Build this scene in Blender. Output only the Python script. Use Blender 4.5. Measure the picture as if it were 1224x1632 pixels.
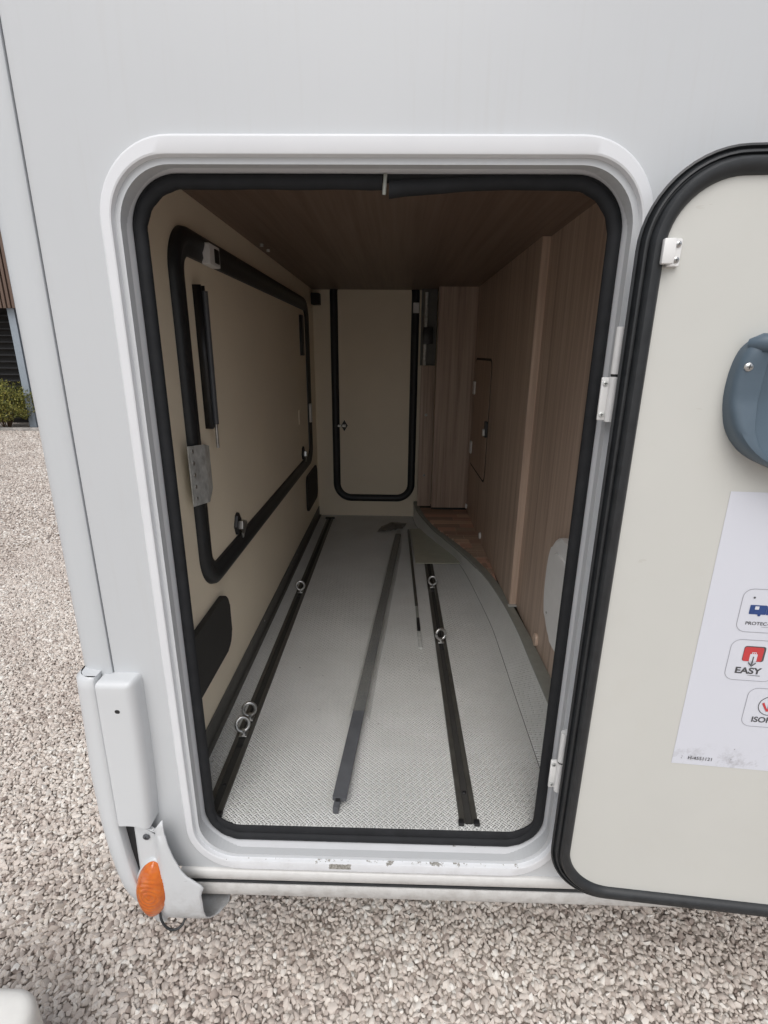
import bpy, bmesh, math, random
import numpy as np
from mathutils import Matrix, Vector

random.seed(7)
rng = np.random.default_rng(7)
scene = bpy.context.scene
for o in list(bpy.data.objects):
    bpy.data.objects.remove(o, do_unlink=True)
COL = scene.collection
R = math.radians

# ------------------------------------------------------------------ camera
cd = bpy.data.cameras.new('camera')
cam = bpy.data.objects.new('camera', cd)
COL.objects.link(cam)
cd.sensor_fit = 'HORIZONTAL'
cd.sensor_width = 36.0
cd.lens = 23.79
cd.clip_start = 0.02
cd.clip_end = 500
cam.matrix_world = Matrix(((0.99971, -0.015152, 0.01874, 0.0),
                           (0.02241, 0.298402, -0.954177, -0.82),
                           (0.008866, 0.95432, 0.298654, 1.52),
                           (0, 0, 0, 1)))
scene.camera = cam
scene.render.resolution_x = 768
scene.render.resolution_y = 1024

# ------------------------------------------------------------------ sky, sun, exposure
SUN_EL, SUN_AZ = R(54), R(188)          # azimuth clockwise from +Y: behind the camera, a little to the left
world = bpy.data.worlds.new('World')
scene.world = world
world.use_nodes = True
wn = world.node_tree
wn.nodes.clear()
sky = wn.nodes.new('ShaderNodeTexSky')
sky.sky_type = 'NISHITA'
sky.sun_disc = False
sky.sun_elevation = SUN_EL
sky.sun_rotation = SUN_AZ
sky.air_density = 1.0
sky.dust_density = 3.0
sky.ozone_density = 1.0
hs = wn.nodes.new('ShaderNodeHueSaturation')      # overcast: almost colourless sky
hs.inputs['Saturation'].default_value = 0.45
bg = wn.nodes.new('ShaderNodeBackground')
bg.inputs['Strength'].default_value = 0.12
wo = wn.nodes.new('ShaderNodeOutputWorld')
wn.links.new(sky.outputs[0], hs.inputs['Color'])
wn.links.new(hs.outputs[0], bg.inputs['Color'])
wn.links.new(bg.outputs[0], wo.inputs['Surface'])
sd = bpy.data.lights.new('sun', 'SUN')
sd.energy = 1.5
sd.angle = R(55)
sd.color = (1.0, 0.985, 0.965)
sun = bpy.data.objects.new('sun', sd)
COL.objects.link(sun)
sdir = Vector((math.sin(SUN_AZ) * math.cos(SUN_EL), math.cos(SUN_AZ) * math.cos(SUN_EL), math.sin(SUN_EL)))
sun.location = sdir * 30
sun.rotation_euler = (-sdir).to_track_quat('-Z', 'Y').to_euler()
vs = scene.view_settings
vs.view_transform = 'Standard'
vs.look = 'None'
vs.exposure = 0.2
vs.gamma = 1.0
vs.use_curve_mapping = False
scene.cycles.max_bounces = 9
scene.cycles.diffuse_bounces = 7
scene.cycles.transparent_max_bounces = 8

# ------------------------------------------------------------------ material helpers
class NT:
    def __init__(s, name):
        s.m = bpy.data.materials.new(name)
        s.m.use_nodes = True
        s.t = s.m.node_tree
        s.b = s.t.nodes['Principled BSDF']
    def n(s, typ, **kw):
        x = s.t.nodes.new(typ)
        for k, v in kw.items():
            if k.startswith('i_'):
                x.inputs[k[2:].replace('_', ' ')].default_value = v
            else:
                setattr(x, k, v)
        return x
    def l(s, a, b):
        s.t.links.new(a, b)
    def coords(s, scale=(1, 1, 1), rot=(0, 0, 0)):
        tc = s.n('ShaderNodeTexCoord')
        mp = s.n('ShaderNodeMapping')
        mp.inputs['Scale'].default_value = scale
        mp.inputs['Rotation'].default_value = rot
        s.l(tc.outputs['Object'], mp.inputs['Vector'])
        return mp.outputs[0]
    def noise(s, vec, scale=5, detail=4, rough=0.55, dist=0.0):
        x = s.n('ShaderNodeTexNoise')
        x.inputs['Scale'].default_value = scale
        x.inputs['Detail'].default_value = detail
        x.inputs['Roughness'].default_value = rough
        x.inputs['Distortion'].default_value = dist
        if vec is not None:
            s.l(vec, x.inputs['Vector'])
        return x.outputs['Fac']
    def ramp(s, fac, stops):
        x = s.n('ShaderNodeValToRGB')
        e = x.color_ramp.elements
        while len(e) < len(stops):
            e.new(0.5)
        for k, (p, c) in enumerate(stops):
            e[k].position = p
            e[k].color = (*c, 1) if len(c) == 3 else c
        s.l(fac, x.inputs['Fac'])
        return x.outputs['Color']
    def math(s, op, a, b=None, c=None):
        x = s.n('ShaderNodeMath', operation=op)
        for k, v in enumerate((a, b, c)):
            if v is None:
                continue
            if isinstance(v, (int, float)):
                x.inputs[k].default_value = v
            else:
                s.l(v, x.inputs[k])
        return x.outputs[0]
    def mix(s, fac, a, b):
        x = s.n('ShaderNodeMix', data_type='RGBA')
        ins = [i for i in x.inputs if i.type == 'RGBA']
        if isinstance(fac, (int, float)):
            x.inputs[0].default_value = fac
        else:
            s.l(fac, x.inputs[0])
        for k, v in enumerate((a, b)):
            if isinstance(v, tuple):
                ins[k].default_value = (*v, 1)
            else:
                s.l(v, ins[k])
        return [o for o in x.outputs if o.type == 'RGBA'][0]
    def bump(s, h, strength=0.2, dist=0.002):
        x = s.n('ShaderNodeBump')
        x.inputs['Strength'].default_value = strength
        x.inputs['Distance'].default_value = dist
        s.l(h, x.inputs['Height'])
        s.l(x.outputs[0], s.b.inputs['Normal'])
    def set(s, col=None, rough=None, metal=None, spec=None, coat=None, trans=None, alpha=None):
        for k, v in (('Base Color', col), ('Roughness', rough), ('Metallic', metal), ('Specular IOR Level', spec),
                     ('Coat Weight', coat), ('Transmission Weight', trans), ('Alpha', alpha)):
            if v is None:
                continue
            if isinstance(v, tuple):
                s.b.inputs[k].default_value = (*v, 1)
            elif isinstance(v, (int, float)):
                s.b.inputs[k].default_value = v
            else:
                s.l(v, s.b.inputs[k])
        return s

def plain(name, col, rough=0.5, metal=0.0, var=0.08, scale=25, bump=0.0, bscale=400, spec=None):
    t = NT(name)
    v = t.coords()
    f = t.noise(v, scale, 5)
    lo = tuple(c * (1 - var) for c in col)
    hi = tuple(min(1, c * (1 + var)) for c in col)
    t.set(col=t.ramp(f, [(0.3, lo), (0.7, hi)]), metal=metal, spec=spec)
    r = t.math('MULTIPLY_ADD', f, 0.18, rough - 0.09)
    t.set(rough=r)
    if bump:
        t.bump(t.noise(v, bscale, 3), bump, 0.001)
    return t.m

def white_paint(name, base, speck=True, dirt_low=None, rough=0.32):
    t = NT(name)
    v = t.coords()
    big = t.noise(v, 2.2, 5, 0.6)
    col = t.ramp(big, [(0.3, tuple(c * 0.965 for c in base)), (0.72, base)])
    if speck:
        vo = t.n('ShaderNodeTexVoronoi')
        vo.inputs['Scale'].default_value = 8.0
        t.l(t.coords((1, 0, 1)), vo.inputs['Vector'])
        wob = t.noise(v, 260, 2)
        d = t.math('ADD', vo.outputs['Distance'], t.math('MULTIPLY', t.math('SUBTRACT', wob, 0.5), 0.03))
        m = t.math('LESS_THAN', d, 0.013)
        keep = t.n('ShaderNodeSeparateColor')
        t.l(vo.outputs['Color'], keep.inputs[0])
        m2 = t.math('MULTIPLY', m, t.math('GREATER_THAN', keep.outputs[0], 0.55))
        col = t.mix(t.math('MULTIPLY', m2, 0.6), col, (0.12, 0.11, 0.1))
        st = t.noise(t.coords((70, 70, 3)), 1.0, 5, 0.65)
        col = t.mix(t.math('MULTIPLY', t.ramp(st, [(0.54, (0, 0, 0)), (0.8, (1, 1, 1))]), 0.17), col, (0.45, 0.43, 0.4))
    if dirt_low:
        sep = t.n('ShaderNodeSeparateXYZ')
        t.l(v, sep.inputs[0])
        g = t.n('ShaderNodeMapRange')
        g.inputs['From Min'].default_value = dirt_low[1]
        g.inputs['From Max'].default_value = dirt_low[0]
        t.l(sep.outputs['Z'], g.inputs['Value'])
        nz = t.noise(v, 38, 6, 0.7)
        f = t.math('MULTIPLY', g.outputs[0], t.ramp(nz, [(0.42, (0, 0, 0)), (0.75, (1, 1, 1))]))
        col = t.mix(t.math('MULTIPLY', f, 0.6), col, (0.2, 0.17, 0.14))
    t.set(col=col, spec=0.45)
    t.set(rough=t.math('MULTIPLY_ADD', t.noise(v, 12, 4), 0.2, rough - 0.1))
    t.bump(t.math('ADD', t.math('MULTIPLY', t.noise(v, 55, 3), 0.04), t.noise(v, 3.2, 2)), 0.10, 0.006)
    return t.m

def wood(name, axis='z', tint=(1, 1, 1), dark=1.0):
    t = NT(name)
    sc = {'z': (70, 70, 1.6), 'y': (70, 1.6, 70), 'x': (1.6, 70, 70)}[axis]
    sc2 = {'z': (16, 16, 0.5), 'y': (16, 0.5, 16), 'x': (0.5, 16, 16)}[axis]
    a = t.noise(t.coords(sc), 1.0, 6, 0.65, 0.4)
    b = t.noise(t.coords(sc2), 1.0, 4, 0.6, 1.2)
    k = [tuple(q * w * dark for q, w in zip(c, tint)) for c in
         ((0.315, 0.228, 0.177), (0.49, 0.375, 0.300), (0.60, 0.485, 0.405))]
    f = t.math('MULTIPLY_ADD', a, 0.62, t.math('MULTIPLY', b, 0.40))
    t.set(col=t.ramp(f, [(0.36, k[0]), (0.52, k[1]), (0.68, k[2])]), rough=0.42, spec=0.4)
    t.bump(a, 0.12, 0.0008)
    return t.m

M = {}
M['body'] = white_paint('body_white', (0.548, 0.565, 0.578))
M['trim_white'] = white_paint('trim_white', (0.55, 0.57, 0.583), speck=False)
M['bumper'] = white_paint('bumper_white', (0.60, 0.615, 0.625), speck=False, dirt_low=(0.30, 0.46))
M['skirt'] = white_paint('skirt_white', (0.60, 0.595, 0.58), speck=False, dirt_low=(0.35, 0.47))

def frame_material():
    t = NT('frame_white')
    v = t.coords()
    col = t.ramp(t.noise(v, 6, 4), [(0.3, (0.66, 0.672, 0.69)), (0.7, (0.70, 0.712, 0.73))])
    sep = t.n('ShaderNodeSeparateXYZ')
    t.l(v, sep.inputs[0])
    z = sep.outputs['Z']
    d1 = t.math('ABSOLUTE', t.math('SUBTRACT', z, 0.4765))
    n1 = t.noise(v, 62, 5, 0.7)
    mid = t.math('MULTIPLY', t.math('LESS_THAN', t.math('ABSOLUTE', t.math('SUBTRACT', sep.outputs['X'], 0.0)), 0.17), 0.055)
    chip = t.math('GREATER_THAN', t.math('ADD', mid, t.math('SUBTRACT', n1, t.math('MULTIPLY', d1, 40.0))), 0.545)
    # one larger bare patch on the sill flange
    bx = t.math('ABSOLUTE', t.math('SUBTRACT', sep.outputs['X'], -0.103))
    bz = t.math('ABSOLUTE', t.math('SUBTRACT', z, 0.4655))
    patch = t.math('MULTIPLY', t.math('LESS_THAN', t.math('MULTIPLY_ADD', n1, 0.03, bx), 0.038), t.math('LESS_THAN', t.math('MULTIPLY_ADD', n1, 0.007, bz), 0.0105))
    d3 = t.math('ABSOLUTE', t.math('SUBTRACT', z, 0.487))
    chip2 = t.math('GREATER_THAN', t.math('SUBTRACT', t.noise(v, 47, 4, 0.6), t.math('MULTIPLY', d3, 28.0)), 0.64)
    low = t.math('LESS_THAN', z, 0.5)
    m = t.math('MULTIPLY', low, t.math('MAXIMUM', t.math('MAXIMUM', chip, patch), chip2))
    col = t.mix(m, col, t.ramp(t.noise(v, 300, 3), [(0.35, (0.16, 0.15, 0.13)), (0.7, (0.42, 0.41, 0.38))]))
    dirt = t.noise(v, 30, 6, 0.7)
    gl = t.n('ShaderNodeMapRange')
    gl.inputs['From Min'].default_value = 0.50
    gl.inputs['From Max'].default_value = 0.44
    t.l(z, gl.inputs['Value'])
    col = t.mix(t.math('MULTIPLY', t.math('MULTIPLY', gl.outputs[0], 0.45), t.ramp(dirt, [(0.45, (0, 0, 0)), (0.8, (1, 1, 1))])), col, (0.35, 0.32, 0.28))
    t.set(col=col, rough=0.3, spec=0.5)
    t.bump(t.noise(v, 40, 3), 0.03, 0.002)
    return t.m
M['frame'] = frame_material()
M['cream'] = plain('cream_laminate', (0.87, 0.775, 0.61), 0.45, var=0.03, scale=3, bump=0.03, bscale=350)

def door_cream():
    t = NT('door_cream')
    v = t.coords()
    col = t.ramp(t.noise(v, 2.5, 4), [(0.3, (0.545, 0.545, 0.512)), (0.7, (0.58, 0.58, 0.545))])
    sc = t.noise(t.coords((14, 14, 60), (0, R(30), 0)), 1.0, 3, 0.5)
    col = t.mix(t.math('MULTIPLY', t.math('GREATER_THAN', sc, 0.735), 0.25), col, (0.42, 0.39, 0.34))
    sm = t.noise(v, 9, 6, 0.7)
    col = t.mix(t.math('MULTIPLY', t.ramp(sm, [(0.55, (0, 0, 0)), (0.8, (1, 1, 1))]), 0.18), col, (0.5, 0.47, 0.41))
    t.set(col=col, rough=0.4)
    t.bump(t.noise(v, 300, 2), 0.03, 0.001)
    return t.m
M['door'] = door_cream()
M['rubber'] = plain('black_rubber', (0.016, 0.018, 0.020), 0.45, var=0.25, scale=60, bump=0.15, bscale=500)
M['rubber_soft'] = plain('black_seal', (0.017, 0.018, 0.020), 0.72, spec=0.25, var=0.2, scale=40, bump=0.1, bscale=500)
M['black'] = plain('black_plastic', (0.012, 0.012, 0.013), 0.4)
M['vent'] = plain('dark_vent', (0.026, 0.025, 0.023), 0.75, var=0.15, bump=0.3, bscale=600)
M['wood'] = wood('wood_vertical', 'z')
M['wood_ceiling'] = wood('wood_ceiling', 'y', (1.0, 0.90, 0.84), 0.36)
M['wood_pale_lit'] = wood('wood_pale_lit', 'z', (1.08, 1.08, 1.06), 1.12)  # paler copy of the wood; light from the doorway is put into this colour
M['steel'] = plain('zinc_steel', (0.50, 0.50, 0.49), 0.34, metal=1.0, var=0.2, scale=60)
M['galv'] = plain('galvanised', (0.56, 0.575, 0.56), 0.40, metal=0.25, var=0.3, scale=45)
M['alu'] = plain('dull_aluminium', (0.30, 0.31, 0.28), 0.5, metal=0.35, var=0.1, scale=30)
M['alu_dark'] = plain('dark_skirting', (0.115, 0.112, 0.10), 0.5, metal=0.2, var=0.15, scale=30)
M['rail'] = plain('rail_bronze', (0.095, 0.092, 0.082), 0.38, metal=0.5, var=0.15, scale=40)
M['grey_bar'] = plain('grey_pvc', (0.075, 0.078, 0.085), 0.42, var=0.12, scale=30)
M['white_plastic'] = plain('white_plastic', (0.75, 0.75, 0.74), 0.35, var=0.04)
M['pocket'] = plain('blue_grey_plastic', (0.075, 0.108, 0.140), 0.42, var=0.10, scale=12, bump=0.12, bscale=420)
M['ink'] = plain('print_grey', (0.07, 0.07, 0.075), 0.5)
M['ink_line'] = plain('print_line', (0.30, 0.30, 0.33), 0.5)
M['ink_red'] = plain('print_red', (0.52, 0.05, 0.055), 0.45)
M['ink_blue'] = plain('print_blue', (0.025, 0.06, 0.20), 0.45)
M['step_white'] = plain('step_white', (0.74, 0.73, 0.69), 0.5, var=0.04)

def sticker_mat():
    t = NT('sticker_white')
    v = t.coords()
    sep = t.n('ShaderNodeSeparateXYZ')
    t.l(v, sep.inputs[0])
    n = t.noise(v, 28, 6, 0.75)
    zb = t.n('ShaderNodeMapRange')
    zb.inputs['From Min'].default_value = 0.87
    zb.inputs['From Max'].default_value = 0.835
    t.l(sep.outputs['Z'], zb.inputs['Value'])
    m = t.math('MULTIPLY', zb.outputs[0], t.ramp(n, [(0.50, (0, 0, 0)), (0.72, (1, 1, 1))]))
    t.set(col=t.mix(t.math('MULTIPLY', m, 0.75), (0.63, 0.645, 0.70), (0.2, 0.19, 0.19)), rough=0.3)
    return t.m
M['sticker'] = sticker_mat()

def tread(name='tread_plate', upright=False):
    t = NT(name)
    P = 0.0115
    v = t.coords((1 / P, 1 / P, 1 / P), (0, 0, R(42)))
    sep = t.n('ShaderNodeSeparateXYZ')
    t.l(v, sep.inputs[0])
    u, w = sep.outputs['X'], sep.outputs['Y']
    if upright:
        s2 = t.n('ShaderNodeSeparateXYZ')
        t.l(t.coords((1 / P, 1 / P, 1 / P)), s2.inputs[0])
        c_, q_ = math.cos(R(42)), math.sin(R(42))
        u = t.math('ADD', t.math('MULTIPLY', s2.outputs['Y'], c_), t.math('MULTIPLY', s2.outputs['Z'], -q_))
        w = t.math('ADD', t.math('MULTIPLY', s2.outputs['Y'], q_), t.math('MULTIPLY', s2.outputs['Z'], c_))
    par = t.math('MODULO', t.math('ABSOLUTE', t.math('ADD', t.math('FLOOR', u), t.math('FLOOR', w))), 2.0)
    par = t.math('GREATER_THAN', par, 0.5)
    fu, fw = t.math('FRACT', u), t.math('FRACT', w)
    def bars(a, b):
        # two bars along a, side by side along b
        la = t.math('ABSOLUTE', t.math('SUBTRACT', a, 0.5))
        lb = t.math('ABSOLUTE', t.math('SUBTRACT', t.math('ABSOLUTE', t.math('SUBTRACT', b, 0.5)), 0.22))
        ra = t.n('ShaderNodeMapRange', interpolation_type='SMOOTHSTEP')
        ra.inputs['From Min'].default_value = 0.5
        ra.inputs['From Max'].default_value = 0.30
        t.l(la, ra.inputs['Value'])
        rb = t.n('ShaderNodeMapRange', interpolation_type='SMOOTHSTEP')
        rb.inputs['From Min'].default_value = 0.18
        rb.inputs['From Max'].default_value = 0.04
        t.l(lb, rb.inputs['Value'])
        return t.math('MULTIPLY', ra.outputs[0], rb.outputs[0])
    h1, h2 = bars(fu, fw), bars(fw, fu)
    h = t.math('ADD', t.math('MULTIPLY', h1, par), t.math('MULTIPLY', h2, t.math('SUBTRACT', 1.0, par)))
    vo = t.coords()
    n = t.noise(vo, 4, 6, 0.65)
    col = t.ramp(n, [(0.28, (0.64, 0.645, 0.62)), (0.62, (0.75, 0.755, 0.735)), (0.8, (0.70, 0.695, 0.665))])
    sp = t.noise(vo, 70, 2, 0.5)
    col = t.mix(t.math('MULTIPLY', t.math('GREATER_THAN', sp, 0.765), 0.7), col, (0.06, 0.055, 0.05))
    t.set(col=col, rough=t.math('MULTIPLY_ADD', n, 0.2, 0.22), spec=0.6)
    t.bump(h, 1.0, 0.0044)
    return t.m
M['tread'] = tread()
M['tread_upright'] = tread('tread_plate_upright', True)

def amber():
    t = NT('amber_lens')
    v = t.coords()
    n = t.noise(v, 60, 4)
    t.set(col=t.ramp(n, [(0.3, (0.47, 0.092, 0.005)), (0.7, (0.64, 0.158, 0.009))]), rough=0.16, coat=0.7)
    t.b.inputs['Subsurface Weight'].default_value = 0.3
    t.b.inputs['Subsurface Radius'].default_value = (0.02, 0.006, 0.001)
    return t.m
M['amber'] = amber()

def sleeve_mat():
    t = NT('clear_sleeve')
    n = t.noise(t.coords((40, 6, 40)), 1.0, 5, 0.6)
    t.set(col=(0.38, 0.38, 0.34), rough=0.25, alpha=t.ramp(n, [(0.35, (0.16,) * 3), (0.7, (0.34,) * 3)]))
    t.bump(n, 0.4, 0.004)
    return t.m
M['sleeve'] = sleeve_mat()

def gravel_mat():
    t = NT('gravel_stone')
    at = t.n('ShaderNodeAttribute', attribute_name='stone')
    f = at.outputs['Fac']
    col = t.ramp(f, [(0.0, (0.34, 0.28, 0.245)), (0.18, (0.51, 0.445, 0.395)), (0.5, (0.65, 0.585, 0.525)), (0.8, (0.74, 0.685, 0.62)), (1.0, (0.83, 0.80, 0.745))])
    nz = t.noise(t.coords(), 220, 4, 0.65)
    col = t.mix(t.math('MULTIPLY', nz, 0.22), col, (0.30, 0.25, 0.23))
    t.set(col=col, rough=0.8, spec=0.25)
    t.bump(nz, 0.3, 0.001)
    return t.m
M['gravel'] = gravel_mat()

def ground_mat():
    t = NT('ground_gravel')
    v = t.coords()
    vo = t.n('ShaderNodeTexVoronoi')
    vo.inputs['Scale'].default_value = 42
    t.l(v, vo.inputs['Vector'])
    sc = t.n('ShaderNodeSeparateColor')
    t.l(vo.outputs['Color'], sc.inputs[0])
    col = t.ramp(sc.outputs[0], [(0.0, (0.40, 0.34, 0.30)), (0.5, (0.60, 0.54, 0.485)), (1.0, (0.74, 0.69, 0.63))])
    col = t.mix(t.ramp(vo.outputs['Distance'], [(0.35, (0, 0, 0)), (0.75, (0.8, 0.8, 0.8))]), col, (0.22, 0.18, 0.155))
    t.set(col=col, rough=0.9, spec=0.2)
    t.bump(t.math('SUBTRACT', 1.0, vo.outputs['Distance']), 0.8, 0.012)
    return t.m
M['ground'] = ground_mat()

# ------------------------------------------------------------------ mesh helpers
def finish(o, parent, mats, smooth, angle=35):
    me = o.data
    for m in mats:
        me.materials.append(m)
    if smooth:
        me.shade_smooth()
        me.set_sharp_from_angle(angle=R(angle))
        for p in me.polygons:
            if len(p.vertices) > 4:
                p.use_smooth = False
    COL.objects.link(o)
    if parent is not None:
        o.parent = parent
    return o

def make(name, verts, faces, mat, parent=None, smooth=True, fmat=None, recalc=True, angle=35):
    me = bpy.data.meshes.new(name)
    me.from_pydata([tuple(v) for v in verts], [], faces)
    if fmat:
        for p, k in zip(me.polygons, fmat):
            p.material_index = k
    if recalc:
        bm = bmesh.new()
        bm.from_mesh(me)
        bmesh.ops.recalc_face_normals(bm, faces=bm.faces)
        bm.to_mesh(me)
        bm.free()
    o = bpy.data.objects.new(name, me)
    return finish(o, parent, mat if isinstance(mat, list) else [mat], smooth, angle)

def from_bm(name, bm, mat, parent=None, smooth=True, angle=35):
    bmesh.ops.recalc_face_normals(bm, faces=bm.faces)
    me = bpy.data.meshes.new(name)
    bm.to_mesh(me)
    bm.free()
    o = bpy.data.objects.new(name, me)
    return finish(o, parent, mat if isinstance(mat, list) else [mat], smooth, angle)

def bm_box(bm, lo, hi, bev=0.0, seg=2):
    x0, y0, z0 = lo
    x1, y1, z1 = hi
    vs_ = [bm.verts.new(p) for p in ((x0, y0, z0), (x1, y0, z0), (x1, y1, z0), (x0, y1, z0), (x0, y0, z1), (x1, y0, z1), (x1, y1, z1), (x0, y1, z1))]
    fs = [bm.faces.new([vs_[i] for i in f]) for f in ((0, 3, 2, 1), (4, 5, 6, 7), (0, 1, 5, 4), (1, 2, 6, 5), (2, 3, 7, 6), (3, 0, 4, 7))]
    if bev:
        es = list({e for f in fs for e in f.edges})
        bmesh.ops.bevel(bm, geom=es, offset=bev, segments=seg, profile=0.5, affect='EDGES')

def box(name, lo, hi, mat, parent=None, bev=0.0, seg=2):
    bm = bmesh.new()
    bm_box(bm, lo, hi, bev, seg)
    return from_bm(name, bm, mat, parent)

def rrect(cu, cv, w, h, r, n=12):
    pts = []
    for (sx, sy, a0) in ((1, 1, 0), (-1, 1, 90), (-1, -1, 180), (1, -1, 270)):
        ox, oy = cu + sx * (w / 2 - r), cv + sy * (h / 2 - r)
        for k in range(n + 1):
            a = R(a0 + 90 * k / n)
            pts.append((ox + r * math.cos(a), oy + r * math.sin(a)))
    return pts

XZ = lambda u, v, d: (u, d, v)            # on the outer wall plane
def WALL_L(x0):
    return lambda u, v, d: (x0 + d, u, v)  # on the inner rear wall (u = Y, v = Z, d into the garage)
def WALL_R(x0):
    return lambda u, v, d: (x0 - d, u, v)

def ring(name, rr, prof, mat, parent, fn, closed=False, n=14, ang=40):
    cu, cv, w, h, r = rr
    loops = [rrect(cu, cv, w + 2 * p[0] - (2 * p[2] if len(p) > 2 else 0), h + 2 * p[0], max(r + p[0], 0.002), n) for p in prof]
    L = len(loops[0])
    verts = [fn(u, v, prof[i][1]) for i, lp in enumerate(loops) for (u, v) in lp]
    faces = []
    N = len(prof)
    for i in range(N if closed else N - 1):
        j = (i + 1) % N
        for k in range(L):
            k2 = (k + 1) % L
            faces.append((i * L + k, i * L + k2, j * L + k2, j * L + k))
    return make(name, verts, faces, mat, parent, angle=ang)

def slab(name, pts, d0, d1, mat, parent, fn, bev=0.0, seg=3):
    """outline pts (u,v) extruded from depth d0 to depth d1; edges of the d1 face bevelled"""
    bm = bmesh.new()
    a = [bm.verts.new(fn(u, v, d0)) for u, v in pts]
    b = [bm.verts.new(fn(u, v, d1)) for u, v in pts]
    bm.faces.new(a)
    top = bm.faces.new(b)
    n = len(pts)
    for k in range(n):
        bm.faces.new((a[k], a[(k + 1) % n], b[(k + 1) % n], b[k]))
    if bev:
        bmesh.ops.bevel(bm, geom=list(top.edges), offset=bev, segments=seg, profile=0.5, affect='EDGES')
    return from_bm(name, bm, mat, parent)

def frames(pts):
    out = []
    up = Vector((0.12, 0.31, 0.94)).normalized()
    for i, p in enumerate(pts):
        a = pts[max(i - 1, 0)]
        b = pts[min(i + 1, len(pts) - 1)]
        t = (b - a).normalized()
        s = t.cross(up)
        if s.length < 1e-4:
            s = t.cross(Vector((1, 0, 0)))
        s.normalize()
        out.append((p, s, s.cross(t)))
    return out

def bm_tube(bm, pts, rad, n=10, loop=False):
    pts = [Vector(p) for p in pts]
    rads = rad if isinstance(rad, (list, tuple)) else [rad] * len(pts)
    if loop:
        ext = [pts[-1]] + pts + [pts[0]]
        fr = frames(ext)[1:-1]
    else:
        fr = frames(pts)
    rings = []
    for (p, s, t), q in zip(fr, rads):
        rings.append([bm.verts.new(p + q * (math.cos(2 * math.pi * k / n) * s + math.sin(2 * math.pi * k / n) * t)) for k in range(n)])
    m = len(rings)
    for i in range(m if loop else m - 1):
        a, b = rings[i], rings[(i + 1) % m]
        for k in range(n):
            bm.faces.new((a[k], a[(k + 1) % n], b[(k + 1) % n], b[k]))
    if not loop:
        bm.faces.new(rings[0][::-1])
        bm.faces.new(rings[-1])

def tube(name, pts, rad, mat, parent=None, n=10, loop=False):
    bm = bmesh.new()
    bm_tube(bm, pts, rad, n, loop)
    return from_bm(name, bm, mat, parent, angle=50)

def extrude_profile(name, prof, x0, x1, mat, parent, axis='x', closed=False, fmat=None):
    n = len(prof)
    if axis == 'x':
        f = lambda t, a, b: (t, a, b)
    elif axis == 'y':
        f = lambda t, a, b: (a, t, b)
    else:
        f = lambda t, a, b: (a, b, t)
    verts = [f(x0, a, b) for a, b in prof] + [f(x1, a, b) for a, b in prof]
    faces = [(k, (k + 1) % n, n + (k + 1) % n, n + k) for k in range(n if closed else n - 1)]
    if closed:
        faces += [tuple(range(n)), tuple(range(n, 2 * n))]
    return make(name, verts, faces, mat, parent, fmat=fmat, angle=40)

def empty(name, loc=(0, 0, 0)):
    o = bpy.data.objects.new(name, None)
    o.empty_display_size = 0.1
    o.location = loc
    COL.objects.link(o)
    return o

def tag(o, label, cat, group=None, kind=None):
    o['label'] = label
    o['category'] = cat
    if group:
        o['group'] = group
    if kind:
        o['kind'] = kind
    return o

def screw(name, c, nrm, rad, mat, parent, slot=True):
    """pan-head screw with a cross recess"""
    nrm = Vector(nrm).normalized()
    s = nrm.orthogonal().normalized()
    t = nrm.cross(s)
    c = Vector(c)
    verts, faces = [], []
    n = 14
    for (q, h) in ((1.0, 0.0), (0.95, 0.25), (0.7, 0.42), (0.3, 0.5)):
        for k in range(n):
            a = 2 * math.pi * k / n
            verts.append(c + rad * q * (math.cos(a) * s + math.sin(a) * t) + nrm * rad * h)
    for i in range(3):
        for k in range(n):
            faces.append((i * n + k, i * n + (k + 1) % n, (i + 1) * n + (k + 1) % n, (i + 1) * n + k))
    faces.append(tuple(range(3 * n, 4 * n)))
    fm = [0] * len(faces)
    if slot:
        for (a, b) in ((s + t, s - t), (s - t, s + t)):
            a, b = a.normalized(), b.normalized()
            k = len(verts)
            for (i, j) in ((1, 1), (1, -1), (-1, -1), (-1, 1)):
                verts.append(c + a * rad * 0.55 * i + b * rad * 0.1 * j + nrm * rad * 0.53)
            faces.append((k, k + 1, k + 2, k + 3))
            fm.append(1)
    return make(name, verts, faces, [mat, M['black']], parent, fmat=fm, recalc=False)

def spline(pts, n):
    """Catmull-Rom through 2D/3D points"""
    P = [Vector(p) for p in pts]
    P = [2 * P[0] - P[1]] + P + [2 * P[-1] - P[-2]]
    out = []
    segs = len(P) - 3
    for i in range(n + 1):
        s = min(i / n * segs, segs - 1e-6)
        k = int(s)
        t = s - k
        a, b, c, d = P[k:k + 4]
        out.append(0.5 * ((2 * b) + (c - a) * t + (2 * a - 5 * b + 4 * c - d) * t * t + (3 * b - a - 3 * c + d) * t ** 3))
    return out

def lerp_table(tab, z):
    """tab: list of (z, values...), descending z"""
    if z >= tab[0][0]:
        return tab[0][1:]
    for a, b in zip(tab, tab[1:]):
        if b[0] <= z <= a[0]:
            f = (z - a[0]) / (b[0] - a[0])
            return tuple(p + (q - p) * f for p, q in zip(a[1:], b[1:]))
    return tab[-1][1:]

# ================================================================== ground
gr = make('ground', [(-140, -140, -0.007), (140, -140, -0.007), (140, 140, -0.007), (-140, 140, -0.007)], [(0, 1, 2, 3)], M['ground'], smooth=False)
gr['kind'] = 'structure'
gr['label'] = 'pale pinkish grey gravel yard running back to the building'
gr['category'] = 'ground'

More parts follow.
